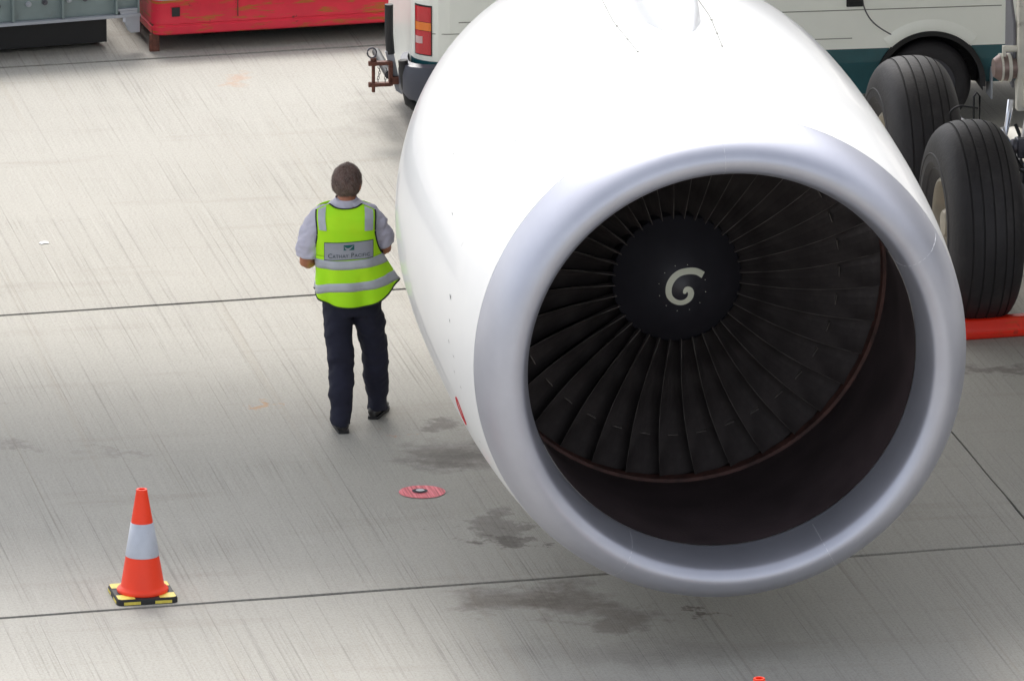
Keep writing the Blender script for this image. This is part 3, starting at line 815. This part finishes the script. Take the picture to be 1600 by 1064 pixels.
# ------------------------------------------------------------------ red cargo dolly
def ln(px0, py0, px1, py1): a = at(px0,py0); b = at(px1,py1); return a, (b-a).normalized()
a, d = ln(240, 84, 640, 60)
dl = empty('cargo_dolly', a, math.atan2(d.y, d.x))
tag(dl, 'low red cargo dolly frame with rusty chipped paint behind the white van', 'dolly')
DL, DW, B0, B1 = 3.3, 2.2, .125, .385
def rounded_bar(x0, x1, y0, y1, prof, name, rad=.09):
    """prof: (outset, z) pairs swept round a rounded rectangle"""
    path = []
    for cx, cy, a0 in ((x0+rad,y0+rad,180),(x1-rad,y0+rad,270),(x1-rad,y1-rad,0),(x0+rad,y1-rad,90)):
        for k in range(7):
            an = R(a0+15*k); path.append((cx, cy, cos(an), sin(an)))
    m = MB(); n = len(path); P = len(prof); vs = []
    for cx, cy, ux, uy in path:
        for o_, z in prof: vs.append((cx+ux*(rad+o_), cy+uy*(rad+o_), z))
    m.add(vs, [(i*P+k, ((i+1)%n)*P+k, ((i+1)%n)*P+(k+1)%P, i*P+(k+1)%P) for i in range(n) for k in range(P)])
    return m
fr = rounded_bar(0, DL, 0, DW, [(-.05,B0),(-.01,B0),(.0,B0+.01),(.004,B0+.06),(-.006,B0+.068),(-.006,B0+.076),(0,B0+.082),(0,B1-.02),(.004,B1-.015),(.004,B1),(-.05,B1)], 'side_frame')
fr.build('side_frame', M['red_beam'], dl, smooth=40)
MB().box((.165,-.003,B0+.17),(.058,.012,.066)).build('fork_slot', M['rubber'], dl)
rounded_bar(-.006, DL+.006, -.006, DW+.006, [(-.03,B1),(.004,B1),(.006,B1+.012),(-.03,B1+.014)], 'rim').build('deck_rim', M['grey_light'], dl, smooth=40)
MB().box((DL/2, DW/2, B1-.03),(DL-.12,DW-.12,.03)).build('deck', M['steel'], dl)
for k in range(18):
    MB().tube([(.25+.165*k,.2,B1-.0),(.25+.165*k,DW-.2,B1-.0)], .02, 10).build('roller', M['grey_light'], dl)
MB().box((DL/2+.1, DW/2+.1, .15), (DL-.3, DW-.5, .2)).build('shade_box', M['rubber'], dl)  # added black box, keeps the space under the frame dark
MB().box((.03,.10,B0/2+.03),(.055,.09,B0+.09)).box((-.005,.07,B0/2),(.02,.03,B0+.0)).build('corner_leg', M['rust'], dl, bevel=.006)
for x in (.5, DL-.5):
    for y in (.5, DW-.4):
        wv = MB().rev(smoothprof([(-.05,.02),(-.055,.08),(-.03,.11),(.03,.11),(.055,.08),(.05,.02)],2), 32, 'Y').build('caster_wheel', M['rubber'], dl); wv.location = (x,y,.11)
for x in (.62, 1.9): MB().box((x,-.006,B0+.2),(.006,.008,.17)).build('weld_seam', M['rust'], dl)

# ------------------------------------------------------------------ grey ribbed loader platform
a, d = ln(218, 77, 0, 94); d = -d
gl = empty('loader_platform', a, math.atan2(d.y, d.x))
tag(gl, 'grey-green steel loader platform with ribs and bolts along its side', 'loader')
GH = .248
GLn = 5.0
pn = MB().box((-GLn/2, .06, GH+.26), (GLn, .08, .48)).build('side_panel', M['grey_paint'], gl)
MB().box((-GLn/2-.0, .005, GH+.008), (GLn, .07, .02)).build('bottom_flange', M['grey_light'], gl)
for x in (-.012, -.175, -.575, -.945, -1.35, -1.75, -2.15, -2.55, -2.95, -3.35, -3.75, -4.15, -4.55, -4.95):
    MB().box((x, -.004, GH+.26), (.014, .05, .47)).build('rib', M['grey_paint'], gl)
MB().box((-.088,-.003,GH+.052),(.15,.04,.012)).build('shelf_edge', M['grey_light'], gl)
for i, (x, z) in enumerate(((-.10,.16),(-.22,.155),(-.40,.15),(-.52,.15),(-.70,.145),(-.82,.14),(-1.05,.14),(-1.2,.14))):
    b_ = MB().tube([(x,.02,GH+z),(x,.004,GH+z)], .021, 12).tube([(x,.004,GH+z),(x,-.012,GH+z)], .010, 6)
    b_.build('bolt', M['steel'] if i % 2 == 0 else M['grey_light'], gl, smooth=0)
MB().loft([[Vector((x,y,z)) for x, z in ((-.155,GH+.045),(0,GH+.045),(0,GH-.12),(-.07,GH-.12),(-.09,GH-.10))] for y in (-.02,.0)]).build('corner_plate', M['grey_light'], gl, bevel=.004)
MB().box((-GLn/2-.09, 1.10, GH/2+.02), (GLn-.22, 1.9, GH-.03)).build('shade_box', M['rubber'], gl)  # added black box that darkens the gap below the platform
MB().box((-.12,-.024,GH-.02),(.02,.006,.03)).build('reflector', M['reflect'], gl)
MB().box((-GLn/2, 1.1, GH+.46), (GLn-.02, 2.0, .06)).build('deck', M['steel'], gl)
MB().box((-GLn/2, 2.14, GH+.25), (GLn, .08, .5)).build('side_panel', M['grey_paint'], gl)
for x in (-.5, -2.1, -4.2):
    for y in (1.1, 1.8):
        o = MB().rev(smoothprof([(-.09,.05),(-.10,.17),(-.06,.22),(.06,.22),(.10,.17),(.09,.05)],2), 36, 'Y').build('wheel', M['rubber'], gl); o.location = (x,y,.22)

# ------------------------------------------------------------------ round ground marking
gm = empty('ground_marking', at(659.5, 769)); tag(gm, 'round faded red marking with black ring and white dot on the concrete', 'marking')
def disc(r, z, c=(0,0), n=48, jag=0):
    return MB().add([(c[0], c[1], z)] + [(c[0]+(r+jag*rnd.uniform(-1,1))*cos(2*pi*k/n), c[1]+(r+jag*rnd.uniform(-1,1))*sin(2*pi*k/n), z) for k in range(n)], [(0,1+k,1+(k+1)%n) for k in range(n)])
disc(.143, .004, jag=.0015).build('red_disc', M['paint_red'], gm, smooth=0)
disc(.048, .008, (-.014,.012)).build('black_ring', M['paint_black'], gm, smooth=0)
disc(.027, .012, (-.012,.010)).build('white_dot', M['paint_white'], gm, smooth=0)

ps = MB(); P_ = [(-.03,-.02),(-.012,-.045),(.015,-.018),(.035,-.03),(.03,.02),(.0,.035),(-.02,.01)]
ps.loft([[Vector((x, y, .003+.02*abs(x)*10*.4 + dz)) for x, y in P_] for dz in (0, .0015)])
pso = tag(ps.build('paper_scrap', M['paint_white'], smooth=0), 'small torn white paper scrap lying alone on the bright concrete, left', 'litter'); pso.location = at(68, 380)
# ------------------------------------------------------------------ traffic cones
CH, CB = .655, .362
cone = empty('traffic_cone', at(223, 931), R(12))
tag(cone, 'orange traffic cone with a white band standing beside the slab joint, left', 'traffic cone', 'orange traffic cones')
bb = MB(); rings = []
for z, k in ((0,1.0),(.024,1.0),(.034,.975)):
    ring = []
    for cx, cy, a0 in ((1,1,0),(-1,1,90),(-1,-1,180),(1,-1,270)):
        for j in range(5):
            an = R(a0+22.5*j); rr = .035
            ring.append(Vector((k*(cx*(CB/2-rr)+rr*cos(an)), k*(cy*(CB/2-rr)+rr*sin(an)), z)))
    rings.append(ring)
bb.loft(rings).build('base', M['rubber'], cone, smooth=40)
for i, (sx, sy) in enumerate(((-1,-1),(1,-1),(1,1),(-1,1))):
    e = CB/2*.955; k = .10
    pm = MB().add([(sx*e, sy*(e-.018), .0365),(sx*(e-.018), sy*e, .0365),(sx*(e-k), sy*e, .0365),(sx*(e-k), sy*(e-.06), .0365),(sx*(e-.06), sy*(e-k), .0365),(sx*e, sy*(e-k), .0365)], [(0,1,2,3,4,5)])
    h_ = CB/2+.002
    pm.add([(sx*(h_-.04-.0), sy*h_, .004),(sx*(h_-.14), sy*h_, .004),(sx*(h_-.14), sy*h_, .022),(sx*(h_-.04), sy*h_, .022)], [(0,1,2,3)])
    pm.add([(sx*h_, sy*(h_-.04), .004),(sx*h_, sy*(h_-.14), .004),(sx*h_, sy*(h_-.14), .022),(sx*h_, sy*(h_-.04), .022)], [(0,1,2,3)])
    pm.build('hazard_patch', M['yellow'], cone, smooth=0)
def cr_(z): return .130 + (.031-.130)*(z-.06)/(CH-.06)
cp = [(.035,.150),(.048,.153),(.058,.146),(.066,.131),(.075,cr_(.075)),(.3,cr_(.3)),(.5,cr_(.5)),(CH-.012,cr_(CH-.012)),(CH-.006,.0335),(CH,.0315),(CH,.022),(CH-.08,.024)]
MB().rev(cp, 64, 'Z').build('cone_body', M['orange'], cone, smooth=50)
MB().rev([(.252,cr_(.252)+.0005),(.254,cr_(.254)+.0028),(.452,cr_(.452)+.0028),(.454,cr_(.454)+.0005)], 64, 'Z').build('reflective_band', M['reflect'], cone, smooth=50)
c2_ = cone.copy(); link(c2_); c2_.location = at(1185, 1236); c2_.rotation_euler = (0,0,R(-9))
c2_['label'] = 'traffic cone at the bottom edge below the engine, only its orange tip showing'
for ch_ in list(cone.children):
    q_ = ch_.copy(); link(q_); q_.parent = c2_

# ------------------------------------------------------------------ person
PX = at(556, 662)
per = empty('person', PX); tag(per, 'man in a lime hi-vis vest and navy trousers standing beside the engine, seen from behind', 'person')
def lerp_tab(tab, h):
    for a_, b_ in zip(tab, tab[1:]):
        if a_[0] <= h <= b_[0]:
            t = (h-a_[0])/(b_[0]-a_[0]); t = t*t*(3-2*t)*.5 + t*.5
            return [a_[i]+(b_[i]-a_[i])*t for i in range(1, len(a_))]
    return list(tab[0][1:] if h < tab[0][0] else tab[-1][1:])
# h, cx, cy, a (half width), b (half depth)
TORSO = [(.80,-.022,.0,.178,.125),(.90,-.028,.0,.180,.135),(1.00,-.036,.0,.178,.138),(1.10,-.044,.0,.182,.132),(1.20,-.050,.0,.192,.128),(1.28,-.055,.0,.198,.122),(1.34,-.058,.005,.190,.104),(1.38,-.058,.01,.165,.074),(1.405,-.057,.02,.11,.062),(1.44,-.055,.03,.062,.062)]
def ringpts(cx, cy, a_, b_, h, n=32, p=2.3):
    out = []
    for k in range(n):
        an = 2*pi*k/n; c_, s_ = cos(an), sin(an)
        out.append(Vector((cx + a_*math.copysign(abs(c_)**(2/p), c_), cy + b_*math.copysign(abs(s_)**(2/p), s_), h)))
    return out
def limb(path, n=16):
    """path of (x,y,z,r): rings across the path"""
    P = crom(path, 4); rings = []; prev = None
    for i, p in enumerate(P):
        a_ = Vector(P[max(i-1,0)][:3]); b_ = Vector(P[min(i+1,len(P)-1)][:3]); t = (b_-a_).normalized()
        u = t.cross(Vector((0,1,0)));
        if u.length < .2: u = t.cross(Vector((1,0,0)))
        u.normalize()
        if prev is not None and u.dot(prev) < 0: u = -u
        prev = u; v = t.cross(u)
        rings.append([Vector(p[:3]) + (u*cos(2*pi*k/n) + v*sin(2*pi*k/n))*p[3] for k in range(n)])
    return rings
def ball(m, c, rx, ry, rz, nu=20, nv=12):
    rings = []
    for j in range(1, nv):
        ph = pi*j/nv; rings.append([Vector((c[0]+rx*sin(ph)*cos(2*pi*k/nu), c[1]+ry*sin(ph)*sin(2*pi*k/nu), c[2]-rz*cos(ph))) for k in range(nu)])
    m.loft(rings)
def remesh(o, vox, it=6, wr=0, wscale=9, seed=0):
    md = o.modifiers.new('remesh', 'REMESH'); md.mode = 'VOXEL'; md.voxel_size = vox; md.use_smooth_shade = True
    sm_ = o.modifiers.new('smooth', 'SMOOTH'); sm_.iterations = it; sm_.factor = .5
    dg = bpy.context.evaluated_depsgraph_get(); dg.update()
    me = bpy.data.meshes.new_from_object(o.evaluated_get(dg)); mats = [s.material for s in o.material_slots]
    o.modifiers.clear(); o.data = me
    if not me.materials: me.materials.append(mats[0])
    if wr:
        nn = [v.normal.copy() for v in me.vertices]
        for v, n_ in zip(me.vertices, nn):
            p = v.co; q_ = Vector((p.x*wscale + seed, p.y*wscale, p.z*wscale*1.6 + .7*math.sin(p.x*14)))
            v.co += n_ * wr * (noise.noise(q_) + .5*noise.noise(q_*2.3))
    me.polygons.foreach_set('use_smooth', [True]*len(me.polygons)); me.update()
    return o
L_SH, R_SH = (-.235,.0,1.335), (.118,.02,1.335)
L_EL, R_EL = (-.305,-.01,1.045), (.185,.06,1.115)
L_WR, R_WR = (-.14,.24,1.085), (.05,.26,1.14)
# --- body: one continuous surface
bd = MB()
bd.loft([ringpts(cx, cy, a_*.90, b_*.90, h) for h in [.80+.04*i for i in range(17)] for cx, cy, a_, b_ in [lerp_tab(TORSO, h)]])
bd.loft(limb([(-.055,.02,1.36,.066),(-.053,.03,1.42,.058),(-.051,.045,1.47,.056),(-.05,.05,1.52,.056)]))
HX, HY, HZ = -.052, .045, 1.538
HA = R(-24)                         # the head is turned to the right
def hd(dx, dy): return HX + dx*cos(HA) - dy*sin(HA), HY + dx*sin(HA) + dy*cos(HA)
ball(bd, (HX, HY-.005, HZ+.018), .076, .094, .094); ball(bd, (*hd(0, .035), HZ-.045), .058, .058, .072)
ball(bd, (*hd(0, .10), HZ-.02), .014, .018, .022)                     # nose
bd.loft(limb([(*hd(-.026,.083),HZ-.068,.006),(*hd(0,.091),HZ-.068,.009),(*hd(.026,.083),HZ-.068,.006)]))   # lips
for s_ in (-1, 1):
    ball(bd, (*hd(s_*.084, .004), HZ-.012), .013, .020, .034)               # ears
    ball(bd, (*hd(s_*.030, .082), HZ+.018), .017, .012, .009)
def arm(sh, el, wr_, inw):
    sh, el, wr_ = Vector(sh), Vector(el), Vector(wr_)
    m1 = sh.lerp(el, .5); m2 = el.lerp(wr_, .4)
    bd.loft(limb([(*sh,.052),(*m1,.047),(*el,.042),(*m2,.041),(*wr_,.027)]))
    f = (wr_-el).normalized(); up = Vector((0,0,1)); sd_ = f.cross(up).normalized()*inw; up = sd_.cross(f)*inw
    palm = wr_ + f*.05
    bd.loft([[wr_ + f*d_ + sd_*(hw*cos(2*pi*k/12)) *.45+ up*(hh*sin(2*pi*k/12)) for k in range(12)] for d_, hw, hh in ((-.01,.04,.026),(.03,.05,.036),(.075,.048,.04),(.09,.04,.036))])
    for i, (ln_, u_) in enumerate(((.068,.030),(.078,.010),(.072,-.010),(.056,-.029))):
        b0 = wr_ + f*.075 + up*u_; b1 = b0 + f*ln_*.5 - sd_*.004; b2 = b1 + f*ln_*.22 - sd_*.022; b3 = b2 + f*ln_*.02 - sd_*.022
        bd.loft(limb([(*b0,.0095),(*b1,.0088),(*b2,.008),(*b3,.0065)], 8))
    t0 = wr_ + f*.02 + up*.03; t1 = t0 + f*.03 + up*.028 - sd_*.012; t2 = t1 + f*.03 + up*.008 - sd_*.014
    bd.loft(limb([(*t0,.013),(*t1,.0105),(*t2,.008)], 8))
arm(L_SH, L_EL, L_WR, -1); arm(R_SH, R_EL, R_WR, 1)
LEG_L = [(-.105,.0,.86,.095),(-.112,-.02,.66,.082),(-.098,-.06,.47,.060),(-.092,-.12,.28,.056),(-.088,-.165,.09,.040)]
LEG_R = [(.060,.0,.86,.095),(.088,.04,.66,.082),(.118,.10,.47,.060),(.125,.14,.28,.056),(.130,.18,.09,.040)]
for lg in (LEG_L, LEG_R): bd.loft(limb([(x,y,z,r*.85) for x,y,z,r in lg]))
body_o = bd.build('body', M['skin'], per, smooth=180); remesh(body_o, .0065, 4)
# --- trousers
tr = MB()
tr.loft([ringpts(cx, cy, a_, b_, h, 32, 2.2) for h, cx, cy, a_, b_ in ((.72,-.02,0,.170,.128),(.78,-.022,-.004,.180,.138),(.85,-.024,-.004,.184,.138),(.92,-.026,0,.178,.130),(.97,-.03,0,.172,.125))])
def trleg(P):
    rings = []
    for x, y, z, rx, ry in crom(P, 4): rings.append([Vector((x+rx*cos(2*pi*k/24), y+ry*sin(2*pi*k/24), z)) for k in range(24)])
    tr.loft(rings)
trleg([(-.103,-.0,.80,.098,.122),(-.110,-.015,.68,.093,.112),(-.106,-.035,.56,.088,.100),(-.094,-.06,.44,.086,.090),(-.088,-.10,.30,.080,.085),(-.090,-.135,.18,.072,.080),(-.090,-.155,.09,.064,.078),(-.090,-.165,.045,.064,.078)])
trleg([(.062,.0,.80,.100,.122),(.082,.02,.68,.096,.112),(.100,.05,.56,.092,.100),(.116,.08,.44,.087,.090),(.128,.11,.30,.080,.085),(.132,.14,.18,.070,.080),(.130,.165,.09,.062,.078),(.130,.175,.05,.062,.078)])
tro = tr.build('trousers', M['trousers'], per, smooth=180); remesh(tro, .009, 5, .013, 8)
# --- shirt
st = MB()
st.loft([ringpts(cx, cy, a_*1.02, b_*1.03, h) for h in [.84+.04*i for i in range(16)] for cx, cy, a_, b_ in [lerp_tab(TORSO, h)]])
st.loft(limb([(-.15,.005,1.345,.060),(-.215,.0,1.335,.070),(-.262,-.005,1.24,.076),(-.290,-.012,1.15,.078),(-.300,-.012,1.085,.074)]))
st.loft(limb([(.03,.01,1.345,.060),(.095,.015,1.335,.068),(.140,.03,1.265,.073),(.165,.045,1.20,.073),(.182,.055,1.145,.070)]))
sh_o = st.build('shirt', M['shirt'], per, smooth=180); remesh(sh_o, .008, 6, .015, 11, 3)
co = MB(); rings = []
for z, rr in ((1.395,.078),(1.425,.070),(1.447,.063),(1.452,.066),(1.43,.076),(1.40,.086)):
    rings.append([Vector((-.055+rr*1.02*cos(2*pi*k/32), .028+rr*sin(2*pi*k/32)*.95 + .004, z + .012*sin(2*pi*k/32))) for k in range(32)])
co.loft(rings, caps=False).build('collar', M['shirt'], sh_o, smooth=60)
ep = MB()
for x0, x1 in ((-.215,-.145),(.035,.105)): ep.box(((x0+x1)/2, .0, 1.398 if True else 0), (.075,.04,.008), Matrix.Rotation(R(-24 if x0<-.1 else 24)*-1, 3, 'Y') if False else Matrix.Rotation(R(-22) if x0 < -.1 else R(22), 3, 'Y'))
pieces(ep, 'epaulette', M['piping'], sh_o)
# --- vest
VTOP = [(1.10,-.044,.0,.182,.132),(1.20,-.050,.0,.190,.128),(1.28,-.055,.0,.195,.124),(1.34,-.058,.004,.197,.106),(1.375,-.058,.008,.195,.080),(1.40,-.058,.012,.190,.052),(1.425,-.058,.015,.185,.024),(1.44,-.058,.015,.18,.015)]
def vsurf(ph, h, off=.0):
    """point on the vest: ph 0 = middle of the back, + towards image right"""
    cx, cy, a_, b_ = lerp_tab(TORSO if h < 1.10 else VTOP, min(h, 1.44))
    low = max(0, (1.16-h)/.4)
    a2 = a_ + .017 + .040*low; b2 = b_ + .020 + .035*low
    k = max(0, math.sin(ph))**2 * max(0, min(1, (1.12-h)/.2))
    a2 += .082*k                                   # the right side swings out
    fold = .014*low*math.sin(ph*7 + 3*h) + .006*noise.noise(Vector((ph*2.2, h*7, 1.3))) + .004*low*math.sin(ph*13+1)
    s_, c_ = sin(ph), cos(ph); p = 2/2.35
    x = math.copysign(abs(s_)**p, s_); y = -math.copysign(abs(c_)**p, c_)
    n_ = Vector((s_/max(a2,.01), -c_/max(b2,.01), 0)).normalized()
    return Vector((cx + a2*x, cy + b2*y, h)) + n_*(off + fold)
ARMB = 1.105
def hem(ph):
    s_ = sin(ph); b_ = max(0, cos(ph))
    base = .80 - .008*cos(2*ph)
    side = .862 if s_ < 0 else .935
    w_ = abs(s_)**3.2
    return base*(1-w_) + side*w_ if cos(ph) > 0 else side*(abs(s_)) + .84*(1-abs(s_))
NP = 96
grid = []; rows = 22
low_m = MB()
vs = [vsurf(-pi + 2*pi*k/NP, hem(-pi + 2*pi*k/NP) + (ARMB - hem(-pi + 2*pi*k/NP))*j/rows) for j in range(rows+1) for k in range(NP)]
low_m.add(vs, [(j*NP+k, j*NP+(k+1)%NP, (j+1)*NP+(k+1)%NP, (j+1)*NP+k) for j in range(rows) for k in range(NP)])
def arm_edge(h):          # half angle of the back panel above the arm hole bottom
    t = (h-ARMB)/(1.40-ARMB); t = max(0, min(1, t))
    return R(84) - R(34)*math.sin(min(1, t*1.7)*pi/2) + R(8)*t
def topz(u):              # height of the shoulder / neck line across the panel
    au = abs(u)
    if au < .44: return 1.396 + .026*(au/.44)**2
    return 1.422 - .034*((au-.44)/.56)**1.1
up_rows = 20
for front in (0, 1):
    vs = []
    NU = 40
    for j in range(up_rows+1):
        for i in range(NU+1):
            u = -1 + 2*i/NU; tz = topz(u) - (.03*(1-min(1,abs(u)/.42)) if front else 0)
            h = ARMB + (tz-ARMB)*j/up_rows
            ph = u*arm_edge(h)
            if front: ph = pi - ph
            p = vsurf(ph, h)
            # the shoulder closes over the top
            t = max(0, (j/up_rows-.78)/.22)
            vs.append(p)
    low_m.add(vs, [(j*(NU+1)+i, j*(NU+1)+i+1, (j+1)*(NU+1)+i+1, (j+1)*(NU+1)+i) for j in range(up_rows) for i in range(NU)])
vest = low_m.build('vest', M['vest'], per, smooth=180)
sol = vest.modifiers.new('thickness', 'SOLIDIFY'); sol.thickness = .004; sol.offset = 0
def upper(u, h, off=0):
    p = vsurf(u*arm_edge(h), h, off); tz = topz(u); j = (h-ARMB)/(tz-ARMB); t = max(0, (j-.78)/.22)
    return p
pp = MB()
pp.tube([vsurf(a_, hem(a_), .001) for a_ in [-pi + 2*pi*k/120 for k in range(120)]], .0055, 6, closed=True)
for u in (-1, 1):
    pp.tube([upper(u, ARMB + (topz(u)-ARMB)*k/20, .001) for k in range(21)], .006, 6)
    q_ = [vsurf(pi - u*arm_edge(ARMB + (topz(u)-ARMB)*k/20), ARMB + (topz(u)-ARMB)*k/20, .001) for k in range(19)]
    pp.tube(q_, .0055, 6)
    a0 = arm_edge(ARMB); pp.tube([vsurf(u*(a0 + (pi-2*a0)*k/8), ARMB, .001) for k in range(9)], .0055, 6)
pp.tube([upper(-.46+.92*k/20, topz(-.46+.92*k/20), .001) for k in range(21)], .0055, 6)
pieces(pp, 'vest_piping', M['piping'], vest, smooth=180)
def band(hf, half, name, m, ph0=-pi, ph1=pi, n=96, off=.0035):
    b_ = MB(); vs = []
    for i in range(n+1):
        ph = ph0+(ph1-ph0)*i/n
        for s_ in (-1,-.33,.33,1): vs.append(vsurf(ph, hf(ph)+half*s_, off))
    b_.add(vs, [(4*i+k, 4*(i+1)+k, 4*(i+1)+k+1, 4*i+k+1) for i in range(n) for k in range(3)])
    o = b_.build(name, m, vest, smooth=180); s2 = o.modifiers.new('thickness', 'SOLIDIFY'); s2.thickness = .0015; return o
band(lambda p: 1.062 + .012*sin(p) + .008*abs(sin(p)), .0275, 'reflective_tape', M['silver'])
band(lambda p: .925 + .042*sin(p)*abs(sin(p)) - .03*max(0,-sin(p))**2*0, .0275, 'reflective_tape', M['silver'])
for u0, u1 in ((-.88,-.56),(.54,.88)):
    b_ = MB(); vs = []
    for j in range(13):
        for i in range(4):
            u = u0+(u1-u0)*i/3; uu = u*.98; h = 1.275 + (topz(u)-.004-1.275)*j/12
            vs.append(upper(uu, h, .008))
    b_.add(vs, [(4*j+i, 4*j+i+1, 4*(j+1)+i+1, 4*(j+1)+i) for j in range(12) for i in range(3)])
    b_.build('shoulder_tape', M['silver'], vest, smooth=180)
# back label: flat coordinates (x along the back, z) wrapped on the vest; tilted a little
LH, LCX = 1.152, -.038
def wrap(x, z, off):
    z = LH + z + x*.06
    cx, cy, a_, b_ = lerp_tab(TORSO, z); lo_, hi_ = -1.4, 1.4
    for _ in range(24):
        mid = (lo_+hi_)/2
        if vsurf(mid, z).x < LCX + x: lo_ = mid
        else: hi_ = mid
    return vsurf((lo_+hi_)/2, z, off)
def wrapped(vs2, fs, off, name, m, parent):
    MB().add([wrap(x, z, off) for x, z in vs2], fs).build(name, m, parent, smooth=0)
W2, H2 = .146, .052
gx, gz = 20, 6
def quadgrid(w2, h2, cx=0, cz=0):
    vs2 = [(cx-w2+2*w2*i/gx, cz-h2+2*h2*j/gz) for j in range(gz+1) for i in range(gx+1)]
    return vs2, [(j*(gx+1)+i, j*(gx+1)+i+1, (j+1)*(gx+1)+i+1, (j+1)*(gx+1)+i) for j in range(gz) for i in range(gx)]
v2, f2 = quadgrid(W2+.004, H2+.004); wrapped(v2, f2, .005, 'label_border', M['print_dark'], vest)
v2, f2 = quadgrid(W2, H2); wrapped(v2, f2, .007, 'back_label', M['label_grey'], vest)
lab = bpy.data.objects['back_label']
v2, f2 = quadgrid(.032, .0165, .002, .022); wrapped(v2, f2, .009, 'emblem', M['print_teal'], lab)
# white brush stroke of the emblem, swept like a wing
st_ = crom([(-.026,.030,.001),(-.018,.018,.006),(-.006,.012,.007),(.008,.016,.005),(.020,.026,.003),(.030,.034,.0008)], 5)
vs2 = []; 
for i, (x, z, hw) in enumerate(st_): vs2 += [(x, z-hw), (x, z+hw)]
wrapped(vs2, [(2*i,2*i+1,2*i+3,2*i+2) for i in range(len(st_)-1)], .011, 'emblem_stroke', M['label_grey'], lab)
def text_obj(parts, name, zc, m, parent, off):
    """small-capitals lettering: (string, size) runs set on one baseline"""
    x = 0; V = []; F = []
    for txt, sz in parts:
        cu = bpy.data.curves.new('t', 'FONT'); cu.body = txt; cu.size = sz; cu.resolution_u = 2; cu.space_character = 1.06
        ob = bpy.data.objects.new('t', cu); link(ob)
        dg = bpy.context.evaluated_depsgraph_get(); dg.update()
        me = bpy.data.meshes.new_from_object(ob.evaluated_get(dg)); n0 = len(V)
        xs_ = [v.co.x for v in me.vertices]
        V += [(v.co.x + x, v.co.y) for v in me.vertices]; F += [tuple(i+n0 for i in p.vertices) for p in me.polygons]
        x += max(xs_) + sz*.07 if txt[-1] != ' ' else max(xs_) + sz*.4
        bpy.data.objects.remove(ob); bpy.data.curves.remove(cu); bpy.data.meshes.remove(me)
    wtot = max(v[0] for v in V)
    k = (W2*1.72)/wtot
    V = [((a_ - wtot/2)*k, (b_)*k*1.05 + zc) for a_, b_ in V]
    wrapped(V, F, off, name, m, parent)
text_obj([('C', .05), ('ATHAY', .037), (' P', .05), ('ACIFIC', .037)], 'lettering', -.040, M['print_dark'], lab, .0105)
# --- shoes
for x, y, rz in ((-.088,-.12,R(8)),(.132,.215,R(-14))):
    sh = MB(); rings = []
    for t, hw, z1 in ((-.115,.022,.045),(-.105,.034,.062),(-.07,.040,.085),(-.02,.040,.09),(.05,.044,.065),(.11,.046,.05),(.155,.036,.042),(.178,.016,.035)):
        rings.append([Vector((hw*cos(2*pi*k/14), t, .012 + max(0, z1/2 + z1/2*sin(2*pi*k/14)))) for k in range(14)])
    sh.loft(rings)
    o = sh.build('shoe', M['shoe'], per, smooth=60); o.location = (x,y,0); o.rotation_euler = (0,0,rz)
    sl = MB(); out = [(-.034,-.10),(-.03,-.118),(0,-.122),(.03,-.118),(.036,-.10),(.038,-.04),(.044,.03),(.048,.10),(.04,.155),(.018,.182),(-.018,.182),(-.04,.155),(-.048,.10),(-.044,.03),(-.038,-.04)]
    sl.loft([[Vector((a_,b_,z)) for a_, b_ in out] for z in (.0,.018)]); s3 = sl.build('sole', M['rubber'], o, smooth=40)
# --- hair: shaped cap with short strands
hc = MB(); rings = []; nv, nu = 16, 40
def hair_pt(ph, th_, off=0):      # th_ 0 top .. 1 low; ph 0 = back
    a_ = th_*pi*.80
    rx, ry, rz = .090+off, .106+off, .108+off
    lim = 1.0
    fx = max(0, -cos(ph))          # front
    a_ *= (1 - .46*fx**.8)
    x = rx*math.sin(a_)*math.sin(ph); y = -ry*math.sin(a_)*math.cos(ph); z = rz*math.cos(a_)
    if z < 0: x *= 1 + 1.6*(-z); y *= 1 - .2*(-z)
    x, y = x*cos(HA) - y*sin(HA), x*sin(HA) + y*cos(HA)
    nn_ = noise.noise(Vector((x*38, y*38, z*38)))*.006
    p = Vector((x, y, z)); return Vector((HX, HY-.006, HZ+.018)) + p + p.normalized()*nn_
vs = [hair_pt(2*pi*k/nu, max(.001, j/nv)) for j in range(nv+1) for k in range(nu)]
hc.add(vs, [(j*nu+k, j*nu+(k+1)%nu, (j+1)*nu+(k+1)%nu, (j+1)*nu+k) for j in range(nv) for k in range(nu)])
hair = hc.build('hair', M['hair'], per, smooth=180)
so_ = hair.modifiers.new('thickness', 'SOLIDIFY'); so_.thickness = .012; so_.offset = -1
M['hair_grey'] = mat('grey_strands', (.24, .18, .15), .55, var=.4, scale=40)
sr = MB()
for _ in range(4200):
    ph = rnd.uniform(0, 2*pi); th_ = rnd.random()**.7
    p = hair_pt(ph, th_, .0005); q2 = hair_pt(ph + rnd.uniform(-.25,.25), min(1.08, th_+.09), .004 + rnd.random()*.006)
    d_ = (q2-p); sd_ = d_.cross(p - Vector((HX,HY,HZ))).normalized()*.0011
    l_ = rnd.uniform(.6,1.2); e_ = p + d_*l_
    sr.add([p-sd_, p+sd_, e_], [(0,1,2)], 1 if rnd.random() < (.4 + .4*th_) else 0)
tag(sr.build('hair_strands', [M['hair'], M['hair_grey']], hair, smooth=0), kind='stuff')
